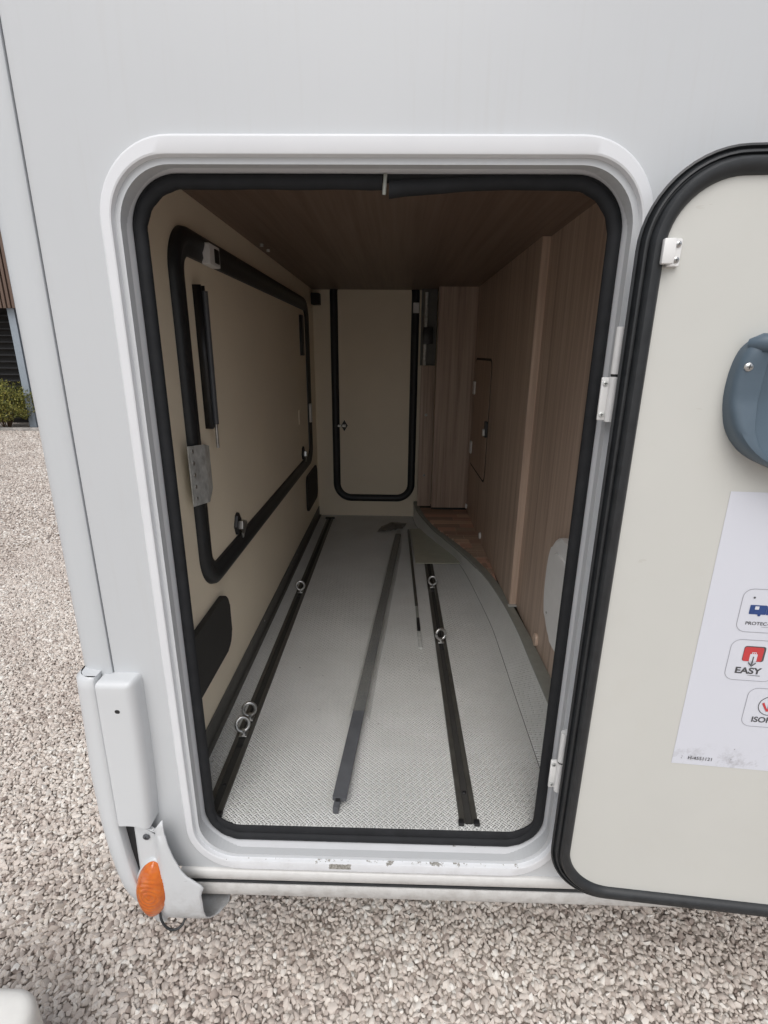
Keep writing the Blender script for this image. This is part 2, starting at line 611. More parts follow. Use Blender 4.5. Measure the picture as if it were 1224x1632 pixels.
def hexgrid(x0, x1, y0, y1, s):
    xs = np.arange(x0, x1, s)
    ys = np.arange(y0, y1, s * 0.866)
    X, Y = np.meshgrid(xs, ys)
    X[1::2] += s / 2
    p = np.stack([X.ravel(), Y.ravel()], 1)
    return p + rng.uniform(-0.36, 0.36, p.shape) * s

def ico():
    f = (1 + 5 ** 0.5) / 2
    v = np.array([(-1, f, 0), (1, f, 0), (-1, -f, 0), (1, -f, 0), (0, -1, f), (0, 1, f), (0, -1, -f), (0, 1, -f), (f, 0, -1), (f, 0, 1), (-f, 0, -1), (-f, 0, 1)], float)
    v /= np.linalg.norm(v[0])
    t = np.array([(0, 11, 5), (0, 5, 1), (0, 1, 7), (0, 7, 10), (0, 10, 11), (1, 5, 9), (5, 11, 4), (11, 10, 2), (10, 7, 6), (7, 1, 8), (3, 9, 4), (3, 4, 2), (3, 2, 6), (3, 6, 8), (3, 8, 9), (4, 9, 5), (2, 4, 11), (6, 2, 10), (8, 6, 7), (9, 8, 1)])
    return v, t

def octa():
    v = np.array([(1, 0, 0), (-1, 0, 0), (0, 1, 0), (0, -1, 0), (0, 0, 1), (0, 0, -1)], float)
    t = np.array([(0, 2, 4), (2, 1, 4), (1, 3, 4), (3, 0, 4), (2, 0, 5), (1, 2, 5), (3, 1, 5), (0, 3, 5)])
    return v, t

def stones(pts, r0, r1, base, zr):
    v, t = base
    n = len(pts)
    # size, anisotropy, roughness
    r = r0 + (r1 - r0) * rng.beta(1.7, 3.2, n)
    sc = np.stack([r * rng.uniform(1.0, 1.45, n), r * rng.uniform(0.75, 1.05, n), r * rng.uniform(0.55, 0.85, n)], 1)
    V = v[None] * (1 + rng.normal(0, 0.17, (n, len(v), 1))) * sc[:, None, :]
    a = rng.uniform(0, 2 * np.pi, n)
    b = rng.normal(0, 0.5, n)
    c = rng.normal(0, 0.5, n)
    def rot(V, i, j, ang):
        ca, sa = np.cos(ang)[:, None], np.sin(ang)[:, None]
        W = V.copy()
        W[:, :, i] = ca * V[:, :, i] - sa * V[:, :, j]
        W[:, :, j] = sa * V[:, :, i] + ca * V[:, :, j]
        return W
    V = rot(V, 1, 2, b)
    V = rot(V, 0, 2, c)
    V = rot(V, 0, 1, a)
    V[:, :, 0] += pts[:, None, 0]
    V[:, :, 1] += pts[:, None, 1]
    V[:, :, 2] += rng.uniform(zr[0], zr[1], n)[:, None]
    T = t[None] + (np.arange(n) * len(v))[:, None, None]
    X_, Y_ = pts[:, 0], pts[:, 1]
    drift = 0.07 * np.sin(X_ * 5.1 + 1.7 * np.sin(Y_ * 3.3)) + 0.06 * np.sin(Y_ * 7.3 + X_ * 2.9) + 0.04 * np.sin(X_ * 17 + Y_ * 13)
    col = np.repeat(np.clip(rng.normal(0.52, 0.24, n) + drift, 0, 1), len(v))
    return V.reshape(-1, 3), T.reshape(-1, 3), col

def stone_object(name, parts):
    vs_, ts, cs = [], [], []
    off = 0
    for V, T, c in parts:
        vs_.append(V)
        ts.append(T + off)
        cs.append(c)
        off += len(V)
    V = np.concatenate(vs_).astype(np.float32)
    T = np.concatenate(ts).astype(np.int32)
    c = np.concatenate(cs).astype(np.float32)
    me = bpy.data.meshes.new(name)
    me.vertices.add(len(V))
    me.vertices.foreach_set('co', V.ravel())
    me.loops.add(T.size)
    me.loops.foreach_set('vertex_index', T.ravel())
    me.polygons.add(len(T))
    me.polygons.foreach_set('loop_start', np.arange(0, T.size, 3, dtype=np.int32))
    me.polygons.foreach_set('loop_total', np.full(len(T), 3, dtype=np.int32))
    at = me.attributes.new('stone', 'FLOAT', 'POINT')
    at.data.foreach_set('value', c)
    me.update()
    me.validate()
    o = bpy.data.objects.new(name, me)
    me.materials.append(M['gravel'])
    me.shade_smooth()
    me.set_sharp_from_angle(angle=R(48))
    COL.objects.link(o)
    return o

near = hexgrid(-2.9, 1.55, -0.70, 3.0, 0.0118)
keep = (near[:, 0] < -0.45) & (near[:, 0] > -0.95 - 0.72 * (near[:, 1] + 0.82)) | (near[:, 1] < 0.62) & (near[:, 0] > -1.2)
near = near[keep]
far = hexgrid(-9.0, -0.9, 2.0, 9.0, 0.025)
fk = (far[:, 0] > -0.95 - 0.85 * (far[:, 1] + 0.82)) & (far[:, 0] < -0.45 * (far[:, 1] + 0.82)) & ((far[:, 1] > 2.95) | (far[:, 0] < -2.8))
far = far[fk]
gv = stone_object('gravel', [stones(near, 0.0048, 0.0130, ico(), (-0.0030, 0.0022)),
                             stones(far, 0.010, 0.020, octa(), (-0.010, 0.002))])
tag(gv, 'loose pale crushed stones covering the yard under the motorhome', 'gravel', kind='stuff')

# ================================================================== motorhome body
van = empty('motorhome')
tag(van, 'white motorhome with its rear garage door standing open', 'motorhome')

FR = (-0.034, 1.1275, 0.808, 1.357, 0.112)     # outer edge of the garage door frame: centre x, centre z, width, height, radius
ZF = 0.525                                      # garage floor
XL = -0.478                                     # inner face of the rear wall
YE = 2.278                                      # inner face of the far side wall
ZC = 1.860                                      # garage ceiling
XF, XN = 0.436, 0.462                           # faces of the far and the near partition panel

def wall_with_hole(name, x0, x1, z0, z1, rr, d0, d1, mat, parent):
    cu, cv, w, h, r = rr
    n = 14
    lp = rrect(cu, cv, w, h, r, n)
    L = len(lp)
    cor = [(x1, z1), (x0, z1), (x0, z0), (x1, z0)]
    verts, faces = [], []
    for d in (d0, d1):
        b = len(verts)
        verts += [XZ(u, v, d) for u, v in lp] + [XZ(u, v, d) for u, v in cor]
        for q in range(4):
            for k in range(n):
                faces.append((b + q * (n + 1) + k, b + q * (n + 1) + k + 1, b + L + q))
            faces.append((b + q * (n + 1) + n, b + ((q + 1) * (n + 1)) % L, b + L + (q + 1) % 4, b + L + q))
    B = L + 4
    for k in range(L):
        faces.append((k, (k + 1) % L, B + (k + 1) % L, B + k))
    for q in range(4):
        faces.append((L + q, L + (q + 1) % 4, B + L + (q + 1) % 4, B + L + q))
    return make(name, verts, faces, mat, parent, smooth=False)

hole = (FR[0], FR[1], FR[2] - 0.07, FR[3] - 0.07, 0.08)
wall_with_hole('side_wall', -0.5268, 5.6, 0.4435, 2.95, hole, 0.0, 0.033, M['body'], van)

# moulded frame around the opening: rounded flange, lip, stepped recess
ring('door_frame', FR, [(0.0, 0.0005, 0.0085), (0.0, -0.004, 0.0085), (-0.0012, -0.0072, 0.0085), (-0.004, -0.009, 0.0085), (-0.0225, -0.0095, 0.0015), (-0.0250, -0.0085, 0.001), (-0.0262, -0.0055, 0.0005),
                        (-0.0275, 0.009), (-0.0290, 0.0125), (-0.0335, 0.0145), (-0.0350, 0.0165), (-0.0365, 0.028), (-0.0368, 0.0345), (-0.0345, 0.036)], M['frame'], van, XZ, ang=24)
door_frame = bpy.data.objects['door_frame']

# black bulb seal lining the opening: an open run whose two ends meet at the top, the right one sagging
def seal_run():
    inner = rrect(FR[0], FR[1], FR[2] - 2 * 0.0462, FR[3] - 2 * 0.0462, FR[4] - 0.0462 + 0.006, 14)
    # start at the joint on the top edge, run left and round
    top = FR[1] + FR[3] / 2 - 0.0462
    xj = -0.020
    L = len(inner)
    k0 = 15                                     # first point of the top-left corner
    path = [(xj - 0.004, top)] + [(xj - 0.02 - 0.03 * k, top) for k in range(8)] + [inner[(k0 + k) % L] for k in range(L)]
    path = path[:1 + 8 + L] + [(x, top) for x in (0.16, 0.10, 0.06, 0.03, 0.01, xj + 0.006)]
    # drop duplicates that come from straight runs
    out = [path[0]]
    for p in path[1:]:
        if (Vector(p) - Vector(out[-1])).length > 1e-4:
            out.append(p)
    prof = []
    for k in range(12):
        a = 2 * math.pi * k / 12
        prof.append((0.0100 * math.cos(a), 0.0085 * math.sin(a)))
    n = len(out)
    verts, faces = [], []
    for i, p in enumerate(out):
        a = Vector(out[max(i - 1, 0)])
        b = Vector(out[min(i + 1, n - 1)])
        t = (b - a).normalized()
        nr = Vector((-t.y, t.x))
        sag, fat = 0.0, 1.0
        if i > n - 9 and p[1] > 1.7 and p[0] > xj:
            w = max(0.0, 1 - (p[0] - xj) / 0.16)
            sag = -0.0100 * w ** 1.4
            fat = 1 + 0.22 * w ** 2
        wav = 0.0006 * math.sin(i * 1.7)
        for (q, d) in prof:
            pu = Vector(p) + nr * (q * fat + wav)
            verts.append(XZ(pu.x, pu.y + sag, 0.0375 + d * 1.25 * fat))
    for i in range(n - 1):
        for k in range(12):
            k2 = (k + 1) % 12
            faces.append((i * 12 + k, i * 12 + k2, (i + 1) * 12 + k2, (i + 1) * 12 + k))
    faces.append(tuple(range(12)))
    faces.append(tuple(range((n - 1) * 12, n * 12)))
    return make('opening_seal', verts, faces, M['rubber_soft'], van, angle=50)
seal_run()
# second, flatter lip of the seal clamped on the panel edge
ring('seal_lip', (FR[0], 1.1405, 0.714, 1.237, 0.066), [(0.020, 0.0345), (0.012, 0.0325), (0.004, 0.034), (0.0, 0.0365), (0.0, 0.039), (0.010, 0.040)], M['rubber_soft'], van, XZ)
tube('seal_clip', [(-0.019, 0.030, 1.768), (-0.020, 0.0275, 1.755), (-0.021, 0.030, 1.742)], 0.003, M['alu'], van)

# hinges on the right flange
def hinge(zc_up, zc_dn, xh):
    for (z0, z1, dx, sg) in ((zc_up - 0.070, zc_up - 0.003, -0.006, -1), (zc_up + 0.001, zc_up + 0.068, 0.006, 1)):
        bm = bmesh.new()
        bm_tube(bm, [(xh, -0.020, z0), (xh, -0.020, z1)], 0.0070, 14)
        bm_box(bm, (xh + (dx - 0.010 if sg < 0 else 0.002), -0.0150, z0 + 0.001), (xh + (-0.002 if sg < 0 else dx + 0.010), -0.0098, z1 - 0.001), 0.0012)
        h = from_bm('hinge', bm, M['white_plastic'], door_frame, angle=50)
        for zz in (z0 + 0.010, z1 - 0.010):
            screw('hinge_screw', (xh + (-0.011 if sg < 0 else 0.011), -0.0152, zz), (0, -1, 0), 0.0042, M['galv'], door_frame)
    tube('hinge_pin', [(xh, -0.020, zc_up - 0.0031), (xh, -0.020, zc_up + 0.0011)], 0.0060, M['black'], door_frame)
hinge(1.492, 0, 0.331)
hinge(0.770, 0, 0.331)

# ---------------- rear corner column, shell
ct = []
for (x, y) in ((-0.5285, 0.012), (-0.5285, -0.0035), (-0.532, -0.006), (-0.548, -0.0065), (-0.560, -0.0045)):
    ct.append((x, y))
for k in range(0, 9):
    a = R(-90 - 90 * k / 8)
    ct.append((-0.560 + 0.038 * math.cos(a), 0.0345 + 0.038 * math.sin(a)))
ct += [(-0.600, 0.06), (-0.602, 0.2), (-0.602, 2.31)]
extrude_profile('corner_trim', ct, 0.885, 2.95, M['trim_white'], van, axis='z')
box('corner_gap', (-0.5286, 0.010, 0.5), (-0.5254, 0.02, 2.95), M['black'], van)
make('body_shell', [(-0.60, 2.31, 0.44), (5.6, 2.31, 0.44), (5.6, 2.31, 2.95), (-0.60, 2.31, 2.95), (-0.60, 0.0, 2.952), (5.6, 0.0, 2.952), (5.6, 2.31, 2.952), (-0.60, 2.31, 2.952),
                    (5.6, 0.02, 0.44), (5.6, 2.31, 0.44), (5.6, 2.31, 2.95), (5.6, 0.02, 2.95)],
     [(0, 1, 2, 3), (4, 5, 6, 7), (8, 9, 10, 11)], M['body'], van, smooth=False)
box('underbody', (-0.54, 0.06, 0.40), (5.5, 2.30, 0.51), M['vent'], van)

box('unseen_shade_box', (-0.10, 0.55, 0.17), (1.30, 1.75, 0.40), M['vent'], van, 0.03)  # unseen box added to keep light off the gravel under the vehicle
box('unseen_shade_beam', (-0.50, 0.42, 0.30), (5.2, 0.50, 0.40), M['vent'], van, 0.005)  # unseen beam added to block light coming in from the far side
box('unseen_shade_beam', (-0.50, 1.80, 0.28), (5.2, 1.90, 0.40), M['vent'], van, 0.005)  # second unseen beam, added to block the same light

# ---------------- sill strips under the wall
sill = [(0.004, 0.4432), (-0.0035, 0.4425), (-0.0075, 0.4385), (-0.0085, 0.430), (-0.0075, 0.4185), (-0.0035, 0.4135), (0.006, 0.4125)]
extrude_profile('sill_trim', sill, -0.452, 5.6, M['skirt'], van)
extrude_profile('rubber_strip', [(0.006, 0.4126), (-0.0045, 0.4115), (-0.0060, 0.4080), (-0.0045, 0.4045), (0.006, 0.4035)], -0.452, 5.6, M['rubber'], van)
extrude_profile('side_skirt', [(0.006, 0.4034), (-0.0050, 0.4025), (-0.0065, 0.3985), (-0.0060, 0.3850), (-0.0025, 0.3660), (0.0010, 0.3610), (0.006, 0.3590), (0.05, 0.3590)], -0.452, 5.6, M['skirt'], van)

# ---------------- garage floor and what is fixed to it
fl = make('garage_floor', [(XL - 0.02, 0.038, ZF), (0.60, 0.038, ZF), (0.60, 2.30, ZF), (XL - 0.02, 2.30, ZF), (XL - 0.02, 0.038, ZF - 0.02), (0.60, 0.038, ZF - 0.02)], [(0, 1, 2, 3), (0, 1, 5, 4)], M['tread'], van, smooth=False)

def eye(parent, x, y, rot, lean):
    bm = bmesh.new()
    bm_box(bm, (x - 0.011, y - 0.013, ZF + 0.0045), (x + 0.011, y + 0.013, ZF + 0.0085), 0.0012)
    bm_tube(bm, [(x, y, ZF + 0.008), (x, y, ZF + 0.020)], 0.006, 10)
    from_bm('lashing_base', bm, M['steel'], parent, angle=50)
    pts = []
    for k in range(22):
        a = 2 * math.pi * k / 22
        p = Vector((0.0170 * math.cos(a), 0, 0.0185 * math.sin(a) + 0.0170))
        p = Matrix.Rotation(lean, 3, 'X') @ p
        p = Matrix.Rotation(rot, 3, 'Z') @ p
        pts.append(p + Vector((x, y, ZF + 0.017)))
    tube('lashing_eye', pts, 0.0050, M['steel'], parent, 8, loop=True)

def rail(x, y0, y1, eyes):
    h = 0.0042
    w = 0.0195
    pr = [(x - w - 0.0015, ZF + 0.0006), (x - w, ZF + h), (x - 0.0085, ZF + h), (x - 0.0075, ZF + 0.0012), (x + 0.0075, ZF + 0.0012), (x + 0.0085, ZF + h), (x + w, ZF + h), (x + w + 0.0015, ZF + 0.0006)]
    r_ = extrude_profile('lashing_rail', pr, y0, y1, [M['rail'], M['vent']], van, axis='y', fmat=[0, 0, 0, 1, 0, 0, 0])
    for (q0, q1) in ((x - w - 0.004, x - 0.011), (x + 0.011, x + w + 0.004)):
        box('end_cap', (q0, y0 - 0.006, ZF + 0.0004), (q1, y0 + 0.008, ZF + 0.009), M['black'], r_, 0.002)
    screw('rail_screw', (x, y0 + 0.085, ZF + 0.0013), (0, 0, 1), 0.0050, M['black'], r_, slot=False)
    for yy in (y1 - 0.012,):
        box('end_stop', (x - w - 0.010, yy, ZF + 0.0005), (x + w + 0.010, yy + 0.022, ZF + 0.009), M['black'], r_, 0.002)
    for e in eyes:
        eye(r_, x, *e)
        box('rail_nut', (x - 0.007, e[0] - 0.045, ZF + 0.0014), (x + 0.007, e[0] - 0.030, ZF + 0.0035), M['black'], r_)
    return r_
rail(-0.397, 0.055, 2.205, [(0.306, 0.5, -0.35), (0.368, 0.35, -0.2), (1.166, 0.15, -0.2)])
rail(0.1775, 0.050, 2.205, [(0.790, 0.25, -0.25), (1.240, -0.1, -0.15)])

box('skirting', (XL + 0.0005, 0.045, ZF + 0.0005), (XL + 0.0045, YE - 0.001, ZF + 0.060), M['alu_dark'], van, 0.001)
box('skirting_foot', (XL + 0.0045, 0.045, ZF + 0.0005), (XL + 0.016, YE - 0.001, ZF + 0.0035), M['alu_dark'], van, 0.001)
for yy in (0.85, 1.5):
    screw('skirting_screw', (XL + 0.0048, yy, ZF + 0.042), (1, 0, 0), 0.0035, M['steel'], van)

# upstand along the right edge: sheet bent up from the floor, capped by a flat trim
RT = spline([(0.466, 0.036), (0.464, 0.30), (0.461, 0.52), (0.458, 0.71), (0.447, 0.915), (0.427, 1.11), (0.385, 1.307), (0.319, 1.516), (0.243, 1.715), (0.194, 1.892), (0.165, 2.08), (0.150, 2.26)], 60)
LT = spline([(0.424, 0.036), (0.423, 0.30), (0.424, 0.52), (0.426, 0.71), (0.416, 0.925), (0.385, 1.17), (0.322, 1.417), (0.265, 1.59), (0.212, 1.754), (0.166, 1.95), (0.138, 2.10), (0.126, 2.26)], 60)
FT = spline([(0.382, 0.036), (0.383, 0.30), (0.384, 0.53), (0.386, 0.72), (0.386, 0.906), (0.372, 1.138), (0.350, 1.40), (0.322, 1.56), (0.255, 1.74), (0.180, 1.94), (0.140, 2.10), (0.126, 2.26)], 60)
ZT = ZF + 0.102
verts, faces = [], []
for a, b in zip(FT, LT):
    verts += [(a.x - 0.004, a.y, ZF + 0.0006), (a.x + 0.001, a.y, ZF + 0.003), (b.x, b.y, ZT)]
for i in range(60):
    for k in range(2):
        faces.append((3 * i + k, 3 * i + k + 1, 3 * i + k + 4, 3 * i + k + 3))
make('floor_upstand', verts, faces, M['tread_upright'], van, angle=80)
verts, faces = [], []
for a, b in zip(LT, RT):
    verts += [(a.x - 0.001, a.y, ZT - 0.010), (a.x - 0.0012, a.y, ZT + 0.001), (a.x + 0.002, a.y, ZT + 0.0025), (b.x - 0.001, b.y, ZT + 0.0025), (b.x, b.y, ZT + 0.0005), (b.x, b.y, ZT - 0.012)]
for i in range(60):
    for k in range(5):
        faces.append((6 * i + k, 6 * i + k + 1, 6 * i + k + 7, 6 * i + k + 6))
make('upstand_trim', verts, faces, M['alu'], van, angle=40)

jv, jf = [], []
for a in FT:
    jv += [(a.x - 0.0056, a.y, ZF + 0.0009), (a.x - 0.0036, a.y, ZF + 0.0009)]
for i in range(60):
    jf.append((2 * i, 2 * i + 1, 2 * i + 3, 2 * i + 2))
make('floor_joint', jv, jf, M['alu_dark'], van, smooth=False)

# raised wooden floor beside the curve, plank by plank
def x_at(curve, y):
    for a, b in zip(curve, curve[1:]):
        if a.y <= y <= b.y:
            return a.x + (b.x - a.x) * (y - a.y) / (b.y - a.y + 1e-9)
    return curve[-1].x
wf = make('wood_floor', [(p.x - 0.004, p.y, ZT - 0.012) for p in RT] + [(0.48, 2.26, ZT - 0.012), (0.48, 0.036, ZT - 0.012)], [tuple(range(len(RT) + 2))], M['black'], van, smooth=False)
tints = [wood('plank_wood_' + n_, 'x', t_, d_) for n_, t_, d_ in (('red', (1.1, 0.86, 0.8), 1.05), ('brown', (1, 0.95, 0.9), 0.95), ('tan', (1.1, 1.0, 0.92), 1.2), ('dark', (1.0, 0.86, 0.80), 0.85))]
y = 1.00
k = 0
while y < 2.12:
    x0 = max(x_at(RT, y), x_at(RT, y + 0.06)) - 0.002
    cuts = [x0, x0 + (XF + 0.004 - x0) * (0.35 + 0.4 * random.random()), XF + 0.004]
    for a, b in zip(cuts, cuts[1:]):
        if b - a > 0.01:
            box('plank', (a + 0.0004, y + 0.0005, ZT - 0.0115), (b - 0.0004, y + 0.0595, ZT - 0.002 + 0.0003 * random.random()), tints[random.randrange(4)], wf, 0.0006, 1)
    y += 0.06

# ---------------- garage walls
box('lining_panel', (XL - 0.03, 0.034, 0.45), (XL, YE + 0.03, ZC + 0.05), M['cream'], van)
box('lining_panel', (XL, YE, 0.45), (0.70, YE + 0.03, ZC + 0.05), M['cream'], van)
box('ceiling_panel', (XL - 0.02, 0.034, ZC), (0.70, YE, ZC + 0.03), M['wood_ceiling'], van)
near_panel = box('partition_panel', (XN, 0.034, ZT - 0.006), (XN + 0.02, 0.93, ZC), M['wood'], van)
far_panel = box('partition_panel', (XF, 0.895, ZT - 0.004), (XF + 0.025, 2.111, ZC), M['wood'], van)
box('lit_edge_strip', (XF + 0.0008, 0.8922, ZT + 0.002), (XN - 0.0006, 0.8952, ZC - 0.001), M['wood_pale_lit'], far_panel)  # end face of the panel, with its doorway light painted in
box('foot_bracket', (XF - 0.006, 0.874, ZT + 0.003), (XN - 0.001, 0.8915, ZT + 0.006), M['galv'], far_panel, 0.001)
box('cabinet_panel', (0.226, 2.111, ZT - 0.004), (0.70, 2.131, ZC), M['wood'], van)
box('panel_foot', (0.226, 2.1065, ZT - 0.001), (XF, 2.1105, ZT + 0.010), M['vent'], van)
post = box('cabinet_post', (0.144, 2.165, 0.628), (0.2255, 2.185, 1.455), M['wood'], van, 0.001)
for zz in (0.82, 1.18):
    screw('cam_bolt', (0.180, 2.1648, zz), (0, -1, 0), 0.008, M['galv'], post)
box('recess_shade_board', (0.141, 2.215, 1.455), (0.2255, 2.277, ZC), M['alu_dark'], van)  # solid dark board; the shade of the recess is put into its colour
tube('bed_lift_tube', [(0.162, 2.19, 1.40), (0.165, 2.19, 1.84)], 0.010, M['galv'], van)
box('lift_bracket', (0.150, 2.178, 1.57), (0.205, 2.2, 1.66), M['black'], van, 0.003)

# access hatch in the far partition
hatch_pts = rrect(1.82, 1.21, 0.47, 0.56, 0.035, 5)
slab('access_groove', rrect(1.82, 1.21, 0.492, 0.582, 0.042, 5), -0.001, 0.0012, M['vent'], far_panel, WALL_R(XF))
slab('access_panel', hatch_pts, 0.0, 0.0030, wood('wood_access', 'z', (0.98, 0.92, 0.88), 0.9), far_panel, WALL_R(XF), 0.001, 1)
for zz in (1.345, 1.02):
    slab('white_hinge', rrect(2.035, zz, 0.05, 0.07, 0.006, 3), 0.0, 0.011, M['white_plastic'], far_panel, WALL_R(XF), 0.002, 2)
slab('access_catch', rrect(1.60, 1.18, 0.04, 0.075, 0.008, 3), 0.0, 0.012, M['black'], far_panel, WALL_R(XF), 0.002, 2)
slab('access_knob', rrect(1.60, 1.165, 0.02, 0.032, 0.006, 3), 0.012, 0.020, M['white_plastic'], far_panel, WALL_R(XF), 0.002, 2)
for (yy, zz) in ((1.575, 0.655), (2.09, 0.655)):
    slab('white_button', rrect(yy, zz, 0.022, 0.03, 0.008, 4), 0.0, 0.009, M['white_plastic'], far_panel, WALL_R(XF), 0.002, 2)
slab('wood_button', rrect(0.615, 0.652, 0.030, 0.042, 0.014, 5), 0.0, 0.008, M['wood_pale_lit'], near_panel, WALL_R(XN), 0.003, 2)
sk = slab('water_outlet', [(0.415 + 0.120 * math.copysign(abs(math.cos(a)) ** 0.8, math.cos(a)), 0.905 + 0.155 * math.copysign(abs(math.sin(a)) ** 0.8, math.sin(a))) for a in [2 * math.pi * k / 40 for k in range(40)]], 0.0, 0.020, M['white_plastic'], near_panel, WALL_R(XN), 0.010, 4)
slab('outlet_lid', rrect(0.415, 0.93, 0.15, 0.17, 0.05, 6), 0.020, 0.026, M['white_plastic'], near_panel, WALL_R(XN), 0.003, 2)
screw('outlet_screw', (XN - 0.0185, 0.492, 0.815), (-1, 0, 0), 0.005, M['steel'], near_panel)

# ---------------- loading hatch in the rear wall
WL = WALL_L(XL)
H = (1.176, 1.355, 1.692, 0.860, 0.105)
hp = slab('loading_hatch', rrect(H[0], H[1], H[2] - 0.09, H[3] - 0.09, 0.06, 10), 0.0, 0.004, M['cream'], van, WL)
ring('hatch_seal', H, [(0.0, 0.0003), (-0.002, 0.010), (-0.010, 0.017), (-0.022, 0.020), (-0.034, 0.016), (-0.040, 0.013), (-0.052, 0.014), (-0.060, 0.010), (-0.062, 0.003)], M['rubber'], hp, WL)
# gas strut in its channel
extrude_profile('strut_channel', [(XL + 0.004, 0.446), (XL + 0.024, 0.446), (XL + 0.024, 0.450), (XL + 0.010, 0.450), (XL + 0.010, 0.470), (XL + 0.024, 0.470), (XL + 0.024, 0.474), (XL + 0.004, 0.474)], 1.335, 1.668, M['black'], hp, axis='z', closed=True)
tube('gas_strut', [(XL + 0.026, 0.463, 1.655), (XL + 0.026, 0.462, 1.50), (XL + 0.026, 0.461, 1.345)], 0.0075, M['grey_bar'], hp, 12)
tube('strut_rod', [(XL + 0.026, 0.461, 1.345), (XL + 0.026, 0.460, 1.285)], 0.004, M['steel'], hp, 8)
slab('strut_clip', [(0.476, 1.50), (0.490, 1.53), (0.490, 1.60), (0.480, 1.63), (0.476, 1.63)], 0.004, 0.020, M['black'], hp, WL, 0.002, 1)
# galvanised bracket, folded over the seal
br = [(0.278, 0.0215), (0.376, 0.0215), (0.446, 0.006)]
bz = ((1.182, 1.320), (1.165, 1.308), (1.182, 1.292))
verts, faces = [], []
for (u, d), (z0, z1) in zip(br, bz):
    verts += [WL(u, z0, d), WL(u, z1, d)]
faces = [(0, 2, 3, 1), (2, 4, 5, 3)]
bk = make('strut_bracket', verts, faces, M['galv'], hp, smooth=False)
md = bk.modifiers.new('thick', 'SOLIDIFY')
md.thickness = 0.0025
for k in range(5):
    screw('bracket_rivet', WL(0.300, 1.195 + 0.0275 * k, 0.0235), (1, 0, 0), 0.0052, M['steel'], hp, slot=False)
# latches and catches
def latch(u, v, parent, fn, nrm, flip=1):
    slab('latch_plate', [(u - 0.028, v), (u - 0.012, v + 0.030), (u + 0.006, v + 0.036), (u + 0.026, v + 0.006), (u + 0.010, v - 0.03), (u - 0.016, v - 0.028)], 0.004, 0.014, M['black'], parent, fn, 0.004, 2)
    slab('latch_lever', [(u - 0.010, v - 0.012), (u + 0.014, v - 0.014), (u + 0.016 , v + 0.010), (u - 0.006, v + 0.012)], 0.014, 0.026, M['steel'], parent, fn, 0.003, 2)
    slab('latch_tongue', [(u + 0.004 * flip, v - 0.044), (u + 0.05 * flip, v - 0.014), (u + 0.045 * flip, v), (u - 0.004 * flip, v - 0.026)], 0.017, 0.0225, M['steel'], parent, fn, 0.002, 1)
latch(0.625, 1.022, hp, WL, (1, 0, 0))
latch(1.76, 1.022, hp, WL, (1, 0, 0))
slab('magnet_catch', rrect(0.548, 1.744, 0.075, 0.048, 0.004, 3), 0.010, 0.030, M['white_plastic'], hp, WL, 0.002, 2)
slab('magnet', rrect(0.560, 1.744, 0.032, 0.032, 0.003, 3), 0.030, 0.0315, M['black'], hp, WL)
slab('wall_plate', rrect(1.72, 1.213, 0.05, 0.07, 0.005, 3), 0.004, 0.008, M['cream'], hp, WL, 0.001, 1)
slab('hatch_hinge', rrect(1.985, 1.205, 0.04, 0.10, 0.004, 3), 0.012, 0.022, M['white_plastic'], hp, WL, 0.002, 1)
slab('hinge_block', rrect(1.83, 1.60, 0.05, 0.19, 0.004, 3), 0.004, 0.018, M['black'], hp, WL, 0.002, 1)

# foam vent covers low on the rear wall
def vent(u, v, w, h, r_, d):
    slab('vent_cover', rrect(u, v, w, h, r_, 8), 0.0005, d, M['vent'], van, WL, 0.004, 3)
vent(0.315, 0.793, 0.315, 0.168, 0.045, 0.016)
vent(2.02, 0.775, 0.36, 0.20, 0.04, 0.010)
box('corner_clip', (XL + 0.002, 2.20, 1.775), (XL + 0.05, 2.262, 1.835), M['vent'], van, 0.004)
for (yy, zz) in ((1.03, 1.852), (1.12, 1.850)):
    tube('ceiling_screw', [(XL + 0.03, yy, ZC), (XL + 0.03, yy, ZC - 0.008)], 0.006, M['galv'], van, 8)

# ---------------- far garage door seen from inside
YEf = lambda u, v, d: (u, YE - d, v)
E_ = (-0.125, 1.29, 0.510, 1.335, 0.115)
ed = slab('cargo_door', rrect(E_[0], E_[1], E_[2] - 0.06, E_[3] - 0.06, 0.08, 10), 0.0, 0.005, M['cream'], van, YEf)
ring('cargo_door_seal', E_, [(0.0, 0.0003), (-0.002, 0.012), (-0.010, 0.020), (-0.022, 0.022), (-0.034, 0.018), (-0.044, 0.010), (-0.046, 0.003)], M['rubber'], ed, YEf)
slab('latch_plate', [(-0.326, 1.098), (-0.306, 1.132), (-0.286, 1.098), (-0.306, 1.064)], 0.005, 0.014, M['black'], ed, YEf, 0.003, 2)
slab('latch_lever', rrect(-0.307, 1.099, 0.022, 0.016, 0.003, 3), 0.014, 0.026, M['steel'], ed, YEf, 0.002, 1)
slab('latch_tongue', rrect(-0.334, 1.099, 0.020, 0.014, 0.002, 3), 0.022, 0.027, M['steel'], ed, YEf, 0.001, 1)
slab('magnet_catch', rrect(0.110, 1.765, 0.032, 0.055, 0.003, 3), 0.012, 0.030, M['white_plastic'], ed, YEf, 0.002, 1)

